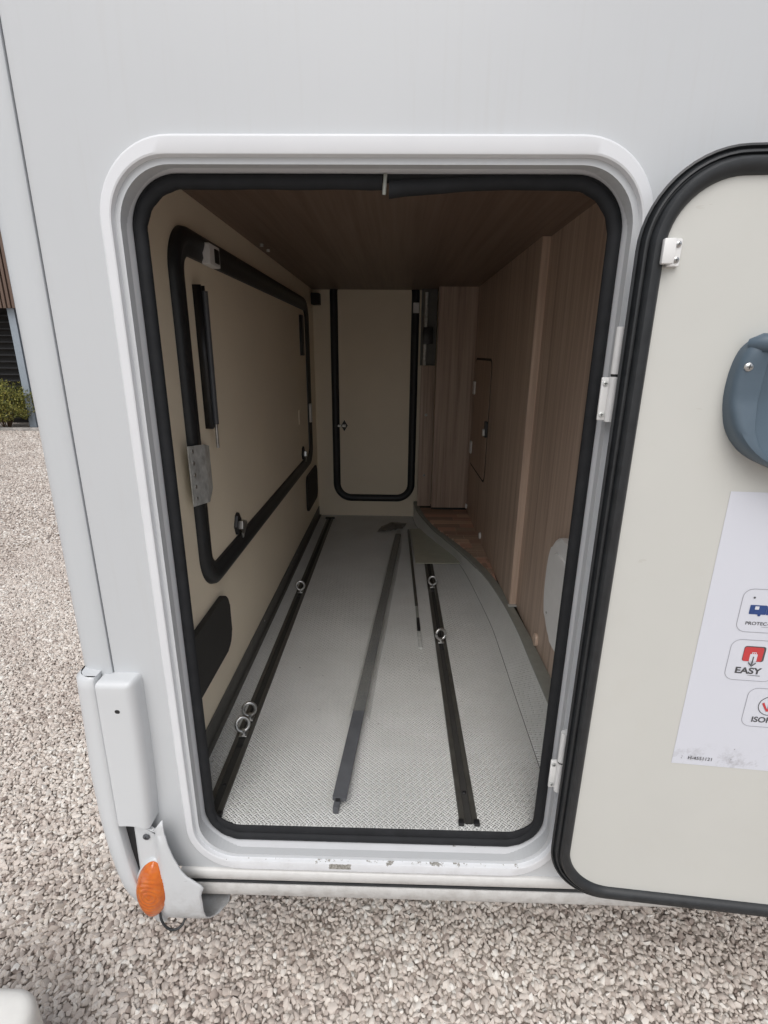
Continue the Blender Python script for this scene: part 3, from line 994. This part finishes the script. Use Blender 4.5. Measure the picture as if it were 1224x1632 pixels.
# ================================================================== rear bumper end
# corner band: wraps from the cap round to the back of the vehicle
tab = [(0.945, -0.546, -0.593), (0.90, -0.547, -0.597), (0.70, -0.550, -0.606), (0.586, -0.5515, -0.605), (0.50, -0.5455, -0.599), (0.434, -0.537, -0.590), (0.38, -0.527, -0.576), (0.33, -0.517, -0.560), (0.27, -0.505, -0.540)]
levels = [0.937 - (0.937 - 0.27) * k / 34 for k in range(35)]
verts, faces = [], []
NP = 16
for z in levels:
    xg, xs = lerp_table(tab, z)
    xg -= 0.0022
    tuck = max(0.0, (0.40 - z)) * 0.25
    sec = [(xg, -0.008 + tuck), (xg, -0.031 + tuck), (xg - 0.0015, -0.0335 + tuck), (xg - 0.012, -0.0335 + tuck)]
    rr_ = min(0.036, (xg - 0.012 - xs) * 0.95)
    for k in range(9):
        a = R(-90 - 90 * k / 8)
        sec.append((xs + rr_ + rr_ * math.cos(a), -0.0335 + rr_ + rr_ * math.sin(a) + tuck))
    sec += [(xs - 0.001, 0.08), (xs - 0.002, 0.6), (xs - 0.002, 2.2)]
    verts += [(x, y, z) for x, y in sec]
for i in range(len(levels) - 1):
    for k in range(NP - 1):
        faces.append((i * NP + k, i * NP + k + 1, (i + 1) * NP + k + 1, (i + 1) * NP + k))
# top lip turning in towards the column
b = len(verts)
for k in range(NP):
    x, y, z = verts[k]
    verts.append((x + (0.006 if k > 4 else 0.0), y + (0.006 if k < 12 else 0), z + 0.006))
for k in range(NP - 1):
    faces.append((k, k + 1, b + k + 1, b + k))
c0 = len(verts)
verts += [(-0.5475, -0.024, 0.9431), (-0.572, -0.024, 0.9431), (-0.582, -0.012, 0.9431), (-0.586, 0.015, 0.9431), (-0.588, 0.1, 0.9431), (-0.588, 2.2, 0.9431), (-0.5475, 2.2, 0.9431)]
faces.append(tuple(range(c0, c0 + 7)))
make('bumper_corner', verts, faces, M['bumper'], van, angle=60)
# cap over the joint
def cap_loft():
    zb_t = [(-0.5500, 0.5945), (-0.530, 0.5955), (-0.512, 0.5940), (-0.500, 0.5895), (-0.4905, 0.5850), (-0.4860, 0.5920), (-0.478, 0.606), (-0.470, 0.612)]
    xr_t = [(0.935, -0.4755), (0.80, -0.4765), (0.70, -0.479), (0.632, -0.482), (0.585, -0.4865)]
    xl_t = [(0.935, -0.5465), (0.80, -0.5490), (0.585, -0.5520)]
    def zb(x):
        if x <= zb_t[0][0]:
            return zb_t[0][1]
        for a, c in zip(zb_t, zb_t[1:]):
            if a[0] <= x <= c[0]:
                return a[1] + (c[1] - a[1]) * (x - a[0]) / (c[0] - a[0])
        return zb_t[-1][1]
    ZTOP, BT, BR, D = 0.9355, 0.013, 0.017, 0.036
    ts = [k / 22 for k in range(23)]
    rowsz = [(t, 0.0) for t in ts] + [(1.0, R(90 * j / 6)) for j in range(1, 7)]
    us = []                                        # profile: (frac across, depth)
    verts, faces = [], []
    n = None
    for (t, th) in rowsz:
        base = ZTOP - BT
        row = []
        zq = 0.59 + t * (base - 0.59)
        xr_, = lerp_table(xr_t, zq)
        xl_, = lerp_table(xl_t, zq)
        ins = BT * (1 - math.cos(th))
        xr_ -= ins * 0.6
        xl_ += ins * 0.35
        prof = [(xl_, 0.0), (xl_, -D + 0.002), (xl_ + 0.0008, -D + 0.0006), (xl_ + 0.002, -D)]
        for k in range(1, 9):
            prof.append((xl_ + 0.002 + (xr_ - BR - xl_ - 0.002) * k / 8, -D))
        for k in range(1, 7):
            a = R(90 * k / 6)
            prof.append((xr_ - BR + BR * math.sin(a), -D + BR * (1 - math.cos(a)) * 1.15))
        prof.append((xr_ + 0.001, 0.0))
        for (x, y) in prof:
            z0 = zb(x)
            z = z0 + t * (base - z0) + BT * math.sin(th)
            yy = max(y, -D + BT * (1 - math.cos(th))) if th else y
            row.append((x, min(yy, 0.0), z))
        n = len(row)
        verts += row
    for i in range(len(rowsz) - 1):
        for k in range(n - 1):
            faces.append((i * n + k, i * n + k + 1, (i + 1) * n + k + 1, (i + 1) * n + k))
    top = (len(rowsz) - 1) * n
    b0 = len(verts)
    verts += [(verts[top + k][0], 0.0, verts[top + k][2]) for k in range(n)]
    for k in range(n - 1):
        faces.append((top + k, top + k + 1, b0 + k + 1, b0 + k))
    return make('bumper_cap', verts, faces, M['bumper'], van, angle=60)
cap = cap_loft()
slab('cap_hole', rrect(-0.5115, 0.8745, 0.0095, 0.008, 0.0035, 4), -0.0350, -0.0364, M['black'], cap, XZ)
box('bumper_cavity', (-0.560, -0.012, 0.36), (-0.50, -0.008, 0.93), M['black'], van)

# broken skirt piece under the cap
rows = [(0.6160, -0.4590, -0.4570, 0), (0.600, -0.4695, -0.4560, 0), (0.585, -0.480, -0.4552, 0), (0.577, -0.4850, -0.4548, 0), (0.5765, -0.5295, -0.4547, 0), (0.552, -0.5300, -0.4530, 0), (0.52, -0.5310, -0.4460, 0),
        (0.483, -0.5320, -0.4340, 0), (0.465, -0.5325, -0.4220, 0), (0.4605, -0.5327, -0.4170, 0), (0.4560, -0.5328, -0.4135, 0), (0.440, -0.5330, -0.3960, 0), (0.4325, -0.5330, -0.3905, 0), (0.424, -0.5325, -0.3930, 0), (0.410, -0.5310, -0.3975, 0.0005), (0.39, -0.5270, -0.3990, 0.001),
        (0.37, -0.5200, -0.4000, 0.003), (0.35, -0.5120, -0.4000, 0.007), (0.335, -0.5060, -0.3985, 0.013), (0.325, -0.5010, -0.3950, 0.022), (0.3190, -0.4960, -0.388, 0.034), (0.3165, -0.4920, -0.380, 0.048), (0.3160, -0.4900, -0.372, 0.062), (0.3200, -0.4890, -0.3745, 0.076)]
verts, faces = [], []
NU = 17
for (z, xl, xr, dy) in rows:
    if z < 0.40:
        z = 0.40 - (0.40 - z) * 1.38
    for k in range(NU):
        x = xl + (xr - xl) * k / (NU - 1)
        ridge = 1 / (1 + math.exp(-(x + 0.482 + 0.10 * max(0, 0.5 - z)) / 0.0045))
        y_ = -0.018 - 0.022 * ridge * (1 if z > 0.345 else max(0.3, (z - 0.275) / 0.07))
        y_ += 0.10 * max(0.0, x + 0.43) ** 1.3
        jag = 0.0012 * math.sin(z * 900) if k == NU - 1 else 0
        verts.append((x + jag, y_ + dy, z))
for i in range(len(rows) - 1):
    for k in range(NU - 1):
        faces.append((i * NU + k, i * NU + k + 1, (i + 1) * NU + k + 1, (i + 1) * NU + k))
bs = make('broken_skirt', verts, faces, M['bumper'], van, angle=60)
md = bs.modifiers.new('thick', 'SOLIDIFY')
md.thickness = 0.0032
md.offset = 0
screw('skirt_screw', (-0.5060, -0.0215, 0.551), (0, -1, 0), 0.0075, M['grey_bar'], bs)

# amber side marker lamp: pointed oval lens with moulded rings
def lens():
    cx, cz, hw, hh, tilt = -0.5065, 0.411, 0.0360, 0.0795, R(7.5)
    N, K = 64, 34
    verts, faces = [], []
    for j in range(K + 1):
        s = 1 - j / K
        for k in range(N):
            a = 2 * math.pi * k / N
            u = hw * abs(math.cos(a)) ** 1.25 * math.copysign(1, math.cos(a)) * s
            v = hh * math.sin(a) * s
            d = 0.024 * (1 - s ** 2.6) ** 0.5 if s < 1 else 0.0
            rr_ = math.hypot(u, v - 0.002)
            d += 0.0007 * math.sin(rr_ * 640) * (1 - s ** 4)
            verts.append((cx + u * math.cos(tilt) + v * math.sin(tilt), -0.026 - d, cz - u * math.sin(tilt) + v * math.cos(tilt)))
    for j in range(K):
        for k in range(N):
            faces.append((j * N + k, j * N + (k + 1) % N, (j + 1) * N + (k + 1) % N, (j + 1) * N + k))
    o = make('marker_lamp', verts, faces, M['amber'], bs, angle=70)
    o['label'] = 'amber side marker lamp with moulded rings'
    verts2 = []
    for (q, yy) in ((1.10, -0.016), (1.09, -0.025), (1.0, -0.0265)):
        for k in range(N):
            x, _, z = verts[k]
            verts2.append((cx + (x - cx) * q, yy, cz + (z - cz) * (1 + (q - 1) * 0.5)))
    f2 = [(j * N + k, j * N + (k + 1) % N, (j + 1) * N + (k + 1) % N, (j + 1) * N + k) for j in range(2) for k in range(N)]
    make('lamp_base', verts2, f2, M['trim_white'], bs, angle=70)
lens()
tube('lamp_wire', spline([(-0.506, -0.014, 0.340), (-0.502, -0.026, 0.322), (-0.492, -0.031, 0.303), (-0.477, -0.031, 0.292), (-0.462, -0.024, 0.292), (-0.455, -0.010, 0.300)], 24), 0.0027, M['rubber'], bs, 8)

# ================================================================== open garage door
door = slab('garage_door', rrect(0.330, 1.122, 0.676, 1.250, 0.092, 14), 0.033, 0.004, M['door'], van, XZ)
door.location = (0.360, -0.060, 0.0)
door.rotation_euler = (0, 0, R(-5))
DR = (0.330, 1.122, 0.738, 1.312, 0.122)
ring('door_seal', DR, [(-0.024, 0.0345), (-0.017, 0.032), (-0.008, 0.020), (-0.002, 0.011), (-0.001, 0.006), (-0.004, 0.0045), (-0.0052, 0.0075), (-0.0066, 0.0085), (-0.0080, 0.0045), (-0.0100, 0.0005), (-0.0125, 0.0000), (-0.0142, 0.0045), (-0.0158, 0.0045),
                       (-0.0175, -0.0035), (-0.021, -0.0070), (-0.027, -0.0075), (-0.033, -0.0045), (-0.0365, 0.0005), (-0.0375, 0.0042)], M['rubber'], door, XZ)
# white skin on the outside of the door
slab('outer_skin', rrect(0.330, 1.122, 0.690, 1.264, 0.098, 14), 0.0332, 0.037, M['body'], door, XZ)
box('magnet_catch', (-0.010, -0.015, 1.636), (0.006, -0.0060, 1.667), M['white_plastic'], door, 0.002)
slab('catch_plate', rrect(0.009, 1.651, 0.016, 0.034, 0.002, 3), 0.0038, -0.004, M['white_plastic'], door, XZ, 0.001, 1)
for zz in (1.642, 1.661):
    screw('catch_screw', (0.0118, -0.0042, zz), (0, -1, 0), 0.0040, M['steel'], door)

# blue-grey moulded pocket
def pocket():
    cu = 0.336
    out = spline([(0.3360, 1.5525), (0.2260, 1.5520), (0.1710, 1.5515), (0.1410, 1.5475), (0.1220, 1.534), (0.1130, 1.512), (0.1095, 1.480), (0.1120, 1.448), (0.1230, 1.414), (0.1470, 1.386), (0.1810, 1.368), (0.2310, 1.353), (0.3360, 1.347)], 46)
    L_ = [(p.x, p.y) for p in out]
    L_ = L_ + [(2 * cu - x, z) for x, z in reversed(L_[1:-1])]
    N = len(L_)
    cv = 1.462
    verts, faces = [], []
    def lev(f, dfun, dz=0.0):
        for (x, z) in L_:
            verts.append((cu + (x - cu) * f, -dfun(x, z), cv + (z - cv) * f + dz))
    low = lambda z: max(0.0, min(1.0, (1.462 - z) / 0.11))
    top = lambda z: max(0.0, min(1.0, (z - 1.50) / 0.05))
    lev(1.0, lambda x, z: -0.004)
    lev(1.0, lambda x, z: 0.010 + 0.020 * low(z))
    lev(0.992, lambda x, z: 0.016 + 0.023 * low(z))
    lev(0.975, lambda x, z: 0.0195 + 0.025 * low(z))
    lev(0.945, lambda x, z: 0.0205 + 0.025 * low(z) + 0.006 * top(z))
    inn = spline([(0.3360, 1.5290), (0.2260, 1.5290), (0.1710, 1.5288), (0.1540, 1.5275), (0.1465, 1.522), (0.1445, 1.510), (0.1435, 1.480), (0.1425, 1.448), (0.1440, 1.418), (0.1560, 1.393), (0.1840, 1.376), (0.2320, 1.361), (0.3360, 1.355)], 46)
    I_ = [(p.x, p.y) for p in inn]
    I_ = I_ + [(2 * cu - x, z) for x, z in reversed(I_[1:-1])]
    def rec(f, d):
        for (x, z) in I_:
            verts.append((cu + (x - cu) * f, -d(z), cv + (z - cv) * f))
    rec(1.0, lambda z: 0.0215 + 0.025 * low(z))
    rec(0.994, lambda z: 0.0200 + 0.025 * low(z))
    rec(0.985, lambda z: 0.0125 + 0.020 * low(z))
    rec(0.95, lambda z: 0.0105 + 0.019 * low(z))
    rec(0.70, lambda z: 0.0090 + 0.018 * low(z))
    rec(0.40, lambda z: 0.0090 + 0.014 * low(z))
    rec(0.15, lambda z: 0.0090 + 0.012 * low(z))
    n_r = len(verts) // N
    for j in range(n_r - 1):
        for k in range(N):
            faces.append((j * N + k, j * N + (k + 1) % N, (j + 1) * N + (k + 1) % N, (j + 1) * N + k))
    faces.append(tuple((n_r - 1) * N + k for k in range(N)))
    o = make('door_pocket', verts, faces, M['pocket'], door, angle=42)
    o['label'] = 'blue-grey moulded plastic pocket screwed to the door'
    tube('pocket_roll', [(0.124, -0.008, 1.5365), (0.134, -0.0185, 1.5375), (0.330, -0.0200, 1.5385), (0.526, -0.0185, 1.5375), (0.536, -0.008, 1.5365)], [0.007, 0.0128, 0.0135, 0.0128, 0.007], M['pocket'], door, 14)
    screw('pocket_screw', (0.1225, -0.0200, 1.5065), (0, -1, 0), 0.0060, M['steel'], door)
    screw('pocket_screw', (0.5375, -0.0200, 1.5065), (0, -1, 0), 0.0060, M['steel'], door)
pocket()

# white sticker with printed boxes
SY = 0.0034
st = make('sticker', [(0.148, SY, 0.8195), (0.512, SY, 0.8195), (0.512, SY, 1.326), (0.148, SY, 1.326)], [(0, 1, 2, 3)], M['sticker'], door, smooth=False)
st['label'] = 'white instruction sticker with printed boxes and smudged lower edge'
PY = SY - 0.0005

def outline(bm, pts, w, y_, mi):
    n = len(pts)
    P = [Vector(p) for p in pts]
    A, B = [], []
    for k in range(n):
        t = (P[(k + 1) % n] - P[k - 1]).normalized()
        nr = Vector((-t.y, t.x))
        A.append(bm.verts.new((P[k].x + nr.x * w / 2, y_, P[k].y + nr.y * w / 2)))
        B.append(bm.verts.new((P[k].x - nr.x * w / 2, y_, P[k].y - nr.y * w / 2)))
    for k in range(n):
        f = bm.faces.new((A[k], A[(k + 1) % n], B[(k + 1) % n], B[k]))
        f.material_index = mi

def poly(bm, pts, y_, mi):
    f = bm.faces.new([bm.verts.new((u, y_, v)) for u, v in pts])
    f.material_index = mi

def text(bm, s, u, v, size, y_, mi, bold=0.0, sx=1.0, shear=0.0):
    cu_ = bpy.data.curves.new('txt', 'FONT')
    cu_.body = s
    cu_.size = size
    cu_.offset = bold
    cu_.shear = shear
    cu_.align_x = 'LEFT'
    ob = bpy.data.objects.new('txt', cu_)
    COL.objects.link(ob)
    dg = bpy.context.evaluated_depsgraph_get()
    me = bpy.data.meshes.new_from_object(ob.evaluated_get(dg))
    nb = len(bm.faces)
    vv = [bm.verts.new((u + p.co.x * sx, y_, v + p.co.y)) for p in me.vertices]
    for p in me.polygons:
        try:
            f = bm.faces.new([vv[i] for i in p.vertices])
            f.material_index = mi
        except ValueError:
            pass
    bpy.data.objects.remove(ob, do_unlink=True)
    bpy.data.curves.remove(cu_)
    bpy.data.meshes.remove(me)
PRINT_BM = bmesh.new()
INKS = lambda: [M['ink'], M['ink_line'], M['ink_red'], M['ink_blue'], M['sticker']]
def flush(name):
    global PRINT_BM
    from_bm(name, PRINT_BM, INKS(), door, smooth=False)
    PRINT_BM = bmesh.new()
INK, LINE, RED, BLUE, WHITE = 0, 1, 2, 3, 4
P1 = PY - 0.0003
P2 = PY - 0.0006
for (u0, z0) in ((0.2005, 1.0920), (0.2005, 1.0010), (0.2455, 0.9110)):
    outline(PRINT_BM, rrect(u0 + 0.0385, z0 + 0.0383, 0.077, 0.0766, 0.015, 6), 0.0009, PY, LINE)
    flush('printed_box')
circ = lambda u, v, r_, n=14: [(u + r_ * math.cos(2 * math.pi * k / n), v + r_ * math.sin(2 * math.pi * k / n)) for k in range(n)]
# towed van pictogram
poly(PRINT_BM, circ(0.2180, 1.1535, 0.0018), PY, INK)
poly(PRINT_BM, rrect(0.2275, 1.1325, 0.0255, 0.0165, 0.0015, 3), PY, BLUE)
poly(PRINT_BM, [(0.2405, 1.1242), (0.2560, 1.1242), (0.2560, 1.1310), (0.2500, 1.1395), (0.2405, 1.1395)], PY, BLUE)
poly(PRINT_BM, rrect(0.2252, 1.1358, 0.0062, 0.0058, 0.0006, 2), P1, WHITE)
poly(PRINT_BM, [(0.2425, 1.1315), (0.2520, 1.1315), (0.2490, 1.1375), (0.2425, 1.1375)], P1, WHITE)
for u in (0.2305, 0.2490):
    poly(PRINT_BM, circ(u, 1.1235, 0.0024), P1, BLUE)
flush('pictogram')
text(PRINT_BM, 'PROTEC-S', 0.2130, 1.1052, 0.0082, PY, INK, 0.00012, 1.08)
poly(PRINT_BM, [(0.2380, 1.1018), (0.2540, 1.1018), (0.2540, 1.1026), (0.2380, 1.1024)], PY, LINE)
flush('lettering')
# belt pictogram
poly(PRINT_BM, rrect(0.2385, 1.0520, 0.0335, 0.0285, 0.004, 4), PY, INK)
poly(PRINT_BM, rrect(0.2372, 1.0515, 0.0300, 0.0265, 0.0035, 4), P1, RED)
poly(PRINT_BM, [(0.2325, 1.0390), (0.2440, 1.0390), (0.2440, 1.0520), (0.2418, 1.0520), (0.2418, 1.0555), (0.2348, 1.0555), (0.2348, 1.0520), (0.2325, 1.0520)], P2, WHITE)
poly(PRINT_BM, [(0.2360, 1.0525), (0.2378, 1.0525), (0.2378, 1.0545), (0.2360, 1.0545)], P2 - 0.0002, RED)
poly(PRINT_BM, [(0.2388, 1.0525), (0.2406, 1.0525), (0.2406, 1.0545), (0.2388, 1.0545)], P2 - 0.0002, RED)
poly(PRINT_BM, [(0.2325, 1.0370), (0.2440, 1.0370), (0.2440, 1.0392), (0.2325, 1.0392)], P1, WHITE)
P3 = P2 - 0.0003
poly(PRINT_BM, [(0.2374, 1.0475), (0.2392, 1.0475), (0.2392, 1.0325), (0.2374, 1.0325)], P3, INK)
poly(PRINT_BM, [(0.2383, 1.0285), (0.2440, 1.0345), (0.2440, 1.0372), (0.2383, 1.0312), (0.2326, 1.0372), (0.2326, 1.0345)], P3 - 0.0002, INK)
flush('pictogram')
text(PRINT_BM, 'EASY', 0.2150, 1.0145, 0.0162, PY, INK, 0.0005, 1.13)
poly(PRINT_BM, [(0.2360, 1.0112), (0.2560, 1.0104), (0.2560, 1.0116), (0.2360, 1.0118)], PY, INK)
flush('lettering')
# child seat pictogram
outline(PRINT_BM, circ(0.2850, 0.9540, 0.0185, 30), 0.0013, PY, INK)
poly(PRINT_BM, circ(0.2850, 0.9640, 0.0042), P1, INK)
poly(PRINT_BM, [(0.2710, 0.9585), (0.2742, 0.9605), (0.2800, 0.9490), (0.2930, 0.9475), (0.2930, 0.9440), (0.2800, 0.9430)], P1, RED)
poly(PRINT_BM, [(0.2815, 0.9560), (0.2885, 0.9560), (0.2895, 0.9500), (0.2815, 0.9500)], P2, INK)
flush('pictogram')
text(PRINT_BM, 'ISOFIX', 0.2605, 0.9205, 0.0150, PY, INK, 0.00034, 1.02)
flush('lettering')
text(PRINT_BM, 'H-4551121', 0.1735, 0.8308, 0.0098, PY, INK, 0.00012, 0.95)
flush('lettering')
for (u, z) in ((0.1635, 0.8365), (0.163, 0.8325), (0.247, 0.860), (0.2455, 0.838)):
    poly(PRINT_BM, circ(u, z, 0.0011, 8), PY, LINE)
    flush('dirt_speck')
PRINT_BM.free()

# ================================================================== loose things in the garage
def along(p0, p1, w, h, z0, name, mat, parent):
    a, b_ = Vector((*p0, 0)), Vector((*p1, 0))
    t = (b_ - a).normalized()
    s = Vector((t.y, -t.x, 0))
    bm = bmesh.new()
    vs2 = []
    for q in (a, b_):
        for (i, z) in ((-1, z0), (1, z0), (1, z0 + h), (-1, z0 + h)):
            v_ = q + s * (w / 2 * i)
            vs2.append(bm.verts.new((v_.x, v_.y, z)))
    for f in ((0, 1, 2, 3), (4, 7, 6, 5), (0, 4, 5, 1), (1, 5, 6, 2), (2, 6, 7, 3), (3, 7, 4, 0)):
        bm.faces.new([vs2[i] for i in f])
    bmesh.ops.bevel(bm, geom=list(bm.edges), offset=0.0012, segments=2, profile=0.5, affect='EDGES')
    return from_bm(name, bm, mat, parent)
bar = empty('profile_bar', (-0.112, 0.07, ZF))
tag(bar, 'dark grey plastic profile bar half inside a clear sleeve on the tread plate floor', 'plastic bar')
def rel(o, root):
    o.parent = root
    o.location = -Vector(root.location)
    return o
A0, A1 = Vector((-0.1135, 0.085)), Vector((0.028, 1.86))
rel(along(A0, A1, 0.032, 0.011, ZF + 0.019, 'bar_top', M['grey_bar'], None), bar)
off = Vector((-0.0045, 0))
rel(along(A0 + off + Vector((-0.0025, -0.017)), A1 + off, 0.013, 0.0182, ZF + 0.0006, 'bar_web', M['grey_bar'], None), bar)
rel(box('bar_end', (-0.122, 0.083, ZF + 0.0205), (-0.111, 0.0842, ZF + 0.0285), M['black'], None), bar)
# clear sleeve pulled over the far part of the bar
verts, faces = [], []
NS = 46
t_ = (A1 - A0).normalized()
s_ = Vector((t_.y, -t_.x))
for i in range(NS + 1):
    f = 0.165 + (1.03 - 0.165) * i / NS
    c_ = A0 + (A1 - A0) * f
    wv = 0.002 * math.sin(i * 0.35)
    hw = 0.0285 + 0.0010 * math.sin(i * 0.45 + 1)
    if i > NS - 6:
        hw *= 1 - 0.08 * (i - NS + 6)
    for (u, z) in ((-1, 0.002), (-0.85, 0.014), (-0.6, 0.0315), (0, 0.0325), (0.6, 0.0315), (0.85, 0.012), (1.05, 0.002)):
        p = c_ + s_ * (hw * u + wv * (1 - abs(u)) * 0.3)
        verts.append((p.x, p.y, ZF + z + (0.0012 * math.sin(i * 1.9 + u * 3) if 0.002 < z else 0.0)))
for i in range(NS):
    for k in range(6):
        faces.append((7 * i + k, 7 * i + k + 1, 7 * i + k + 8, 7 * i + k + 7))
rel(make('clear_sleeve', verts, faces, M['sleeve'], None, angle=60), bar)
# crumpled dark foil at the sleeve's far end
verts, faces = [], []
NX, NY = 12, 8
for i in range(NX):
    for j in range(NY):
        u, v = i / (NX - 1) - 0.5, j / (NY - 1) - 0.5
        verts.append((-0.005 + 0.15 * u + 0.03 * v, 2.03 + 0.11 * v + 0.06 * u, ZF + 0.006 + max(0, 0.026 * (1 - (2.2 * u) ** 2) * (1 - (2 * v) ** 2)) + 0.008 * random.random()))
for i in range(NX - 1):
    for j in range(NY - 1):
        faces.append((i * NY + j, i * NY + j + 1, (i + 1) * NY + j + 1, (i + 1) * NY + j))
fo = make('crumpled_wrap', verts, faces, plain('dark_wrap', (0.13, 0.12, 0.105), 0.3, var=0.3), None, angle=60)
tag(fo, 'crumpled dark plastic wrap lying near the far wall', 'plastic wrap')

rod = empty('thin_rod', (0.102, 0.745, ZF))
tag(rod, 'thin dark rod with clear tip lying between the bar and the right rail', 'rod')
rel(along((0.1005, 1.06), (0.0890, 1.995), 0.012, 0.009, ZF + 0.0006, 'rod_body', M['rail'], None), rod)
rel(along((0.1013, 0.96), (0.1006, 1.052), 0.011, 0.008, ZF + 0.0006, 'rod_sleeve', M['alu'], None), rod)
rel(along((0.1016, 0.862), (0.1013, 0.956), 0.012, 0.009, ZF + 0.0006, 'rod_joint', M['black'], None), rod)
rel(along((0.1030, 0.745), (0.1016, 0.858), 0.013, 0.007, ZF + 0.0006, 'rod_tip', M['galv'], None), rod)

cp = slab('cover_plate', [(0.112, 1.497), (0.345, 1.503), (0.352, 1.53), (0.335, 1.60), (0.262, 1.83), (0.222, 2.03), (0.098, 2.005)], ZF + 0.0055, ZF + 0.0090, plain('olive_plate', (0.46, 0.46, 0.38), 0.45, metal=0.3, var=0.08, scale=20), None, lambda u, v, d: (u, v, d), 0.0008, 1)
tag(cp, 'flat olive grey metal cover plate lying across the right floor rail', 'metal plate')

# ================================================================== white step at the lower left
def step():
    root = empty('step_block', (-0.95, -0.45, 0))
    o = ring('step_body', (-0.930, -0.422, 0.500, 0.560, 0.06), [(0.004, -0.01), (0.0, 0.02), (0.0, 0.272), (-0.001, 0.281), (-0.004, 0.289), (-0.009, 0.295), (-0.016, 0.2985), (-0.026, 0.3000), (-0.050, 0.3005)], M['step_white'], None, lambda u, v, d: (u, v, d), ang=60)
    bm = bmesh.new()
    bm.from_mesh(o.data)
    top_ = [e for e in bm.edges if e.is_boundary and e.verts[0].co.z > 0.2]
    bmesh.ops.contextual_create(bm, geom=top_)
    bm.to_mesh(o.data)
    bm.free()
    rel(o, root)
    tag(root, 'cream white plastic block with rounded corner, cut off at the lower left', 'plastic block')
step()

# ================================================================== background on the left
bld = empty('building', (-8.2, 10.2, 0))
tag(bld, 'dark building with brown vertical cladding above black louvres', 'building')
M['clad'] = wood('cladding_brown', 'z', (1.0, 0.86, 0.80), 0.26)
M['louvre'] = plain('black_louvre', (0.018, 0.019, 0.022), 0.4)
M['post'] = plain('blue_grey_steel', (0.27, 0.31, 0.35), 0.45, var=0.06)
def bpart(o):
    return rel(o, bld)
bpart(box('wall', (-14.0, 10.25, 0.0), (-4.2, 14.0, 2.35), plain('dark_wall', (0.03, 0.028, 0.027), 0.8), None))
bpart(box('upper_wall', (-14.0, 9.40, 2.34), (-4.2, 14.0, 5.6), bpy.data.materials['dark_wall'], None))
slat = box('slat', (-11.0, 9.32, 2.27), (-10.945, 9.37, 5.4), M['clad'], None, 0.004, 1)
bpart(slat)
x = -10.915
while x < -4.3:
    c_ = slat.copy()
    COL.objects.link(c_)
    c_.parent = bld
    c_.location = slat.location + Vector((x + 11.0, 0.008 * (random.random() - 0.5), 0))
    x += 0.085
bpart(box('slat_rail', (-11.05, 9.372, 2.42), (-4.25, 9.399, 2.52), M['louvre'], None))
lv = box('louvre', (-11.0, 10.12, 0.10), (-4.3, 10.21, 0.125), M['louvre'], None, 0.003, 1)
lv.rotation_euler = (0, 0, 0)
bpart(lv)
for k in range(1, 17):
    c_ = lv.copy()
    COL.objects.link(c_)
    c_.parent = bld
    c_.location = lv.location + Vector((0, 0, 0.130 * k))
bm = bmesh.new()
bm_box(bm, (-7.475, 9.46, 0.0), (-7.335, 9.475, 2.335), 0.002, 1)
bm_box(bm, (-7.410, 9.475, 0.0), (-7.400, 9.60, 2.335), 0.002, 1)
bm_box(bm, (-7.475, 9.60, 0.0), (-7.335, 9.615, 2.335), 0.002, 1)
pst = from_bm('steel_post', bm, M['post'], None)
bpart(pst)
kb = box('stone_edging', (-11.0, 9.02, -0.02), (-4.3, 9.14, 0.055), plain('edging_stone', (0.34, 0.32, 0.30), 0.8, var=0.3, scale=9), None, 0.012, 2)
tag(kb, 'low grey stone edging between the gravel and the building', 'kerb')

def bush(cx, cy, h, rad, n, label):
    root = empty('bush', (cx, cy, 0))
    tag(root, label, 'bush')
    bm = bmesh.new()
    for k in range(16):
        a = random.uniform(0, 6.28)
        q = random.uniform(0.1, 0.75) * rad
        top = Vector((q * math.cos(a), q * math.sin(a), h * random.uniform(0.55, 0.95)))
        bm_tube(bm, [(0.05 * math.cos(a), 0.05 * math.sin(a), 0), top * 0.5 + Vector((0, 0, 0.05)), top], [0.010, 0.007, 0.003], 5)
    from_bm('stems', bm, plain('bush_stem', (0.10, 0.055, 0.03), 0.8), root)
    verts, faces, fm = [], [], []
    for k in range(n):
        a = random.uniform(0, 6.28)
        el = math.asin(random.uniform(-0.75, 1))
        rr_ = (random.random() ** 0.35)
        c_ = Vector((rad * rr_ * math.cos(el) * math.cos(a), rad * rr_ * math.cos(el) * math.sin(a), h * 0.56 + h * 0.46 * rr_ * math.sin(el)))
        c_ *= 1 + 0.18 * math.sin(a * 5 + el * 4)
        d = Vector((random.gauss(0, 1), random.gauss(0, 1), random.gauss(0.5, 0.8))).normalized()
        s = d.orthogonal().normalized()
        s = Matrix.Rotation(random.uniform(0, 6.28), 3, d) @ s
        l_, w_ = random.uniform(0.03, 0.06), random.uniform(0.007, 0.013)
        b0 = len(verts)
        verts += [c_, c_ + d * l_ * 0.5 + s * w_, c_ + d * l_, c_ + d * l_ * 0.5 - s * w_]
        faces.append((b0, b0 + 1, b0 + 2, b0 + 3))
        fm.append(random.choice((0, 0, 0, 1, 1, 2)))
    make('foliage', verts, faces, [plain('leaf_olive', (0.15, 0.16, 0.030), 0.55, var=0.3, scale=12), plain('leaf_yellow', (0.27, 0.24, 0.05), 0.55, var=0.3, scale=12), plain('leaf_dark', (0.045, 0.055, 0.016), 0.6)], root, smooth=False, fmat=fm, recalc=False)
bush(-7.86, 9.36, 0.80, 0.62, 11000, 'olive green bush growing against the steel post of the building')
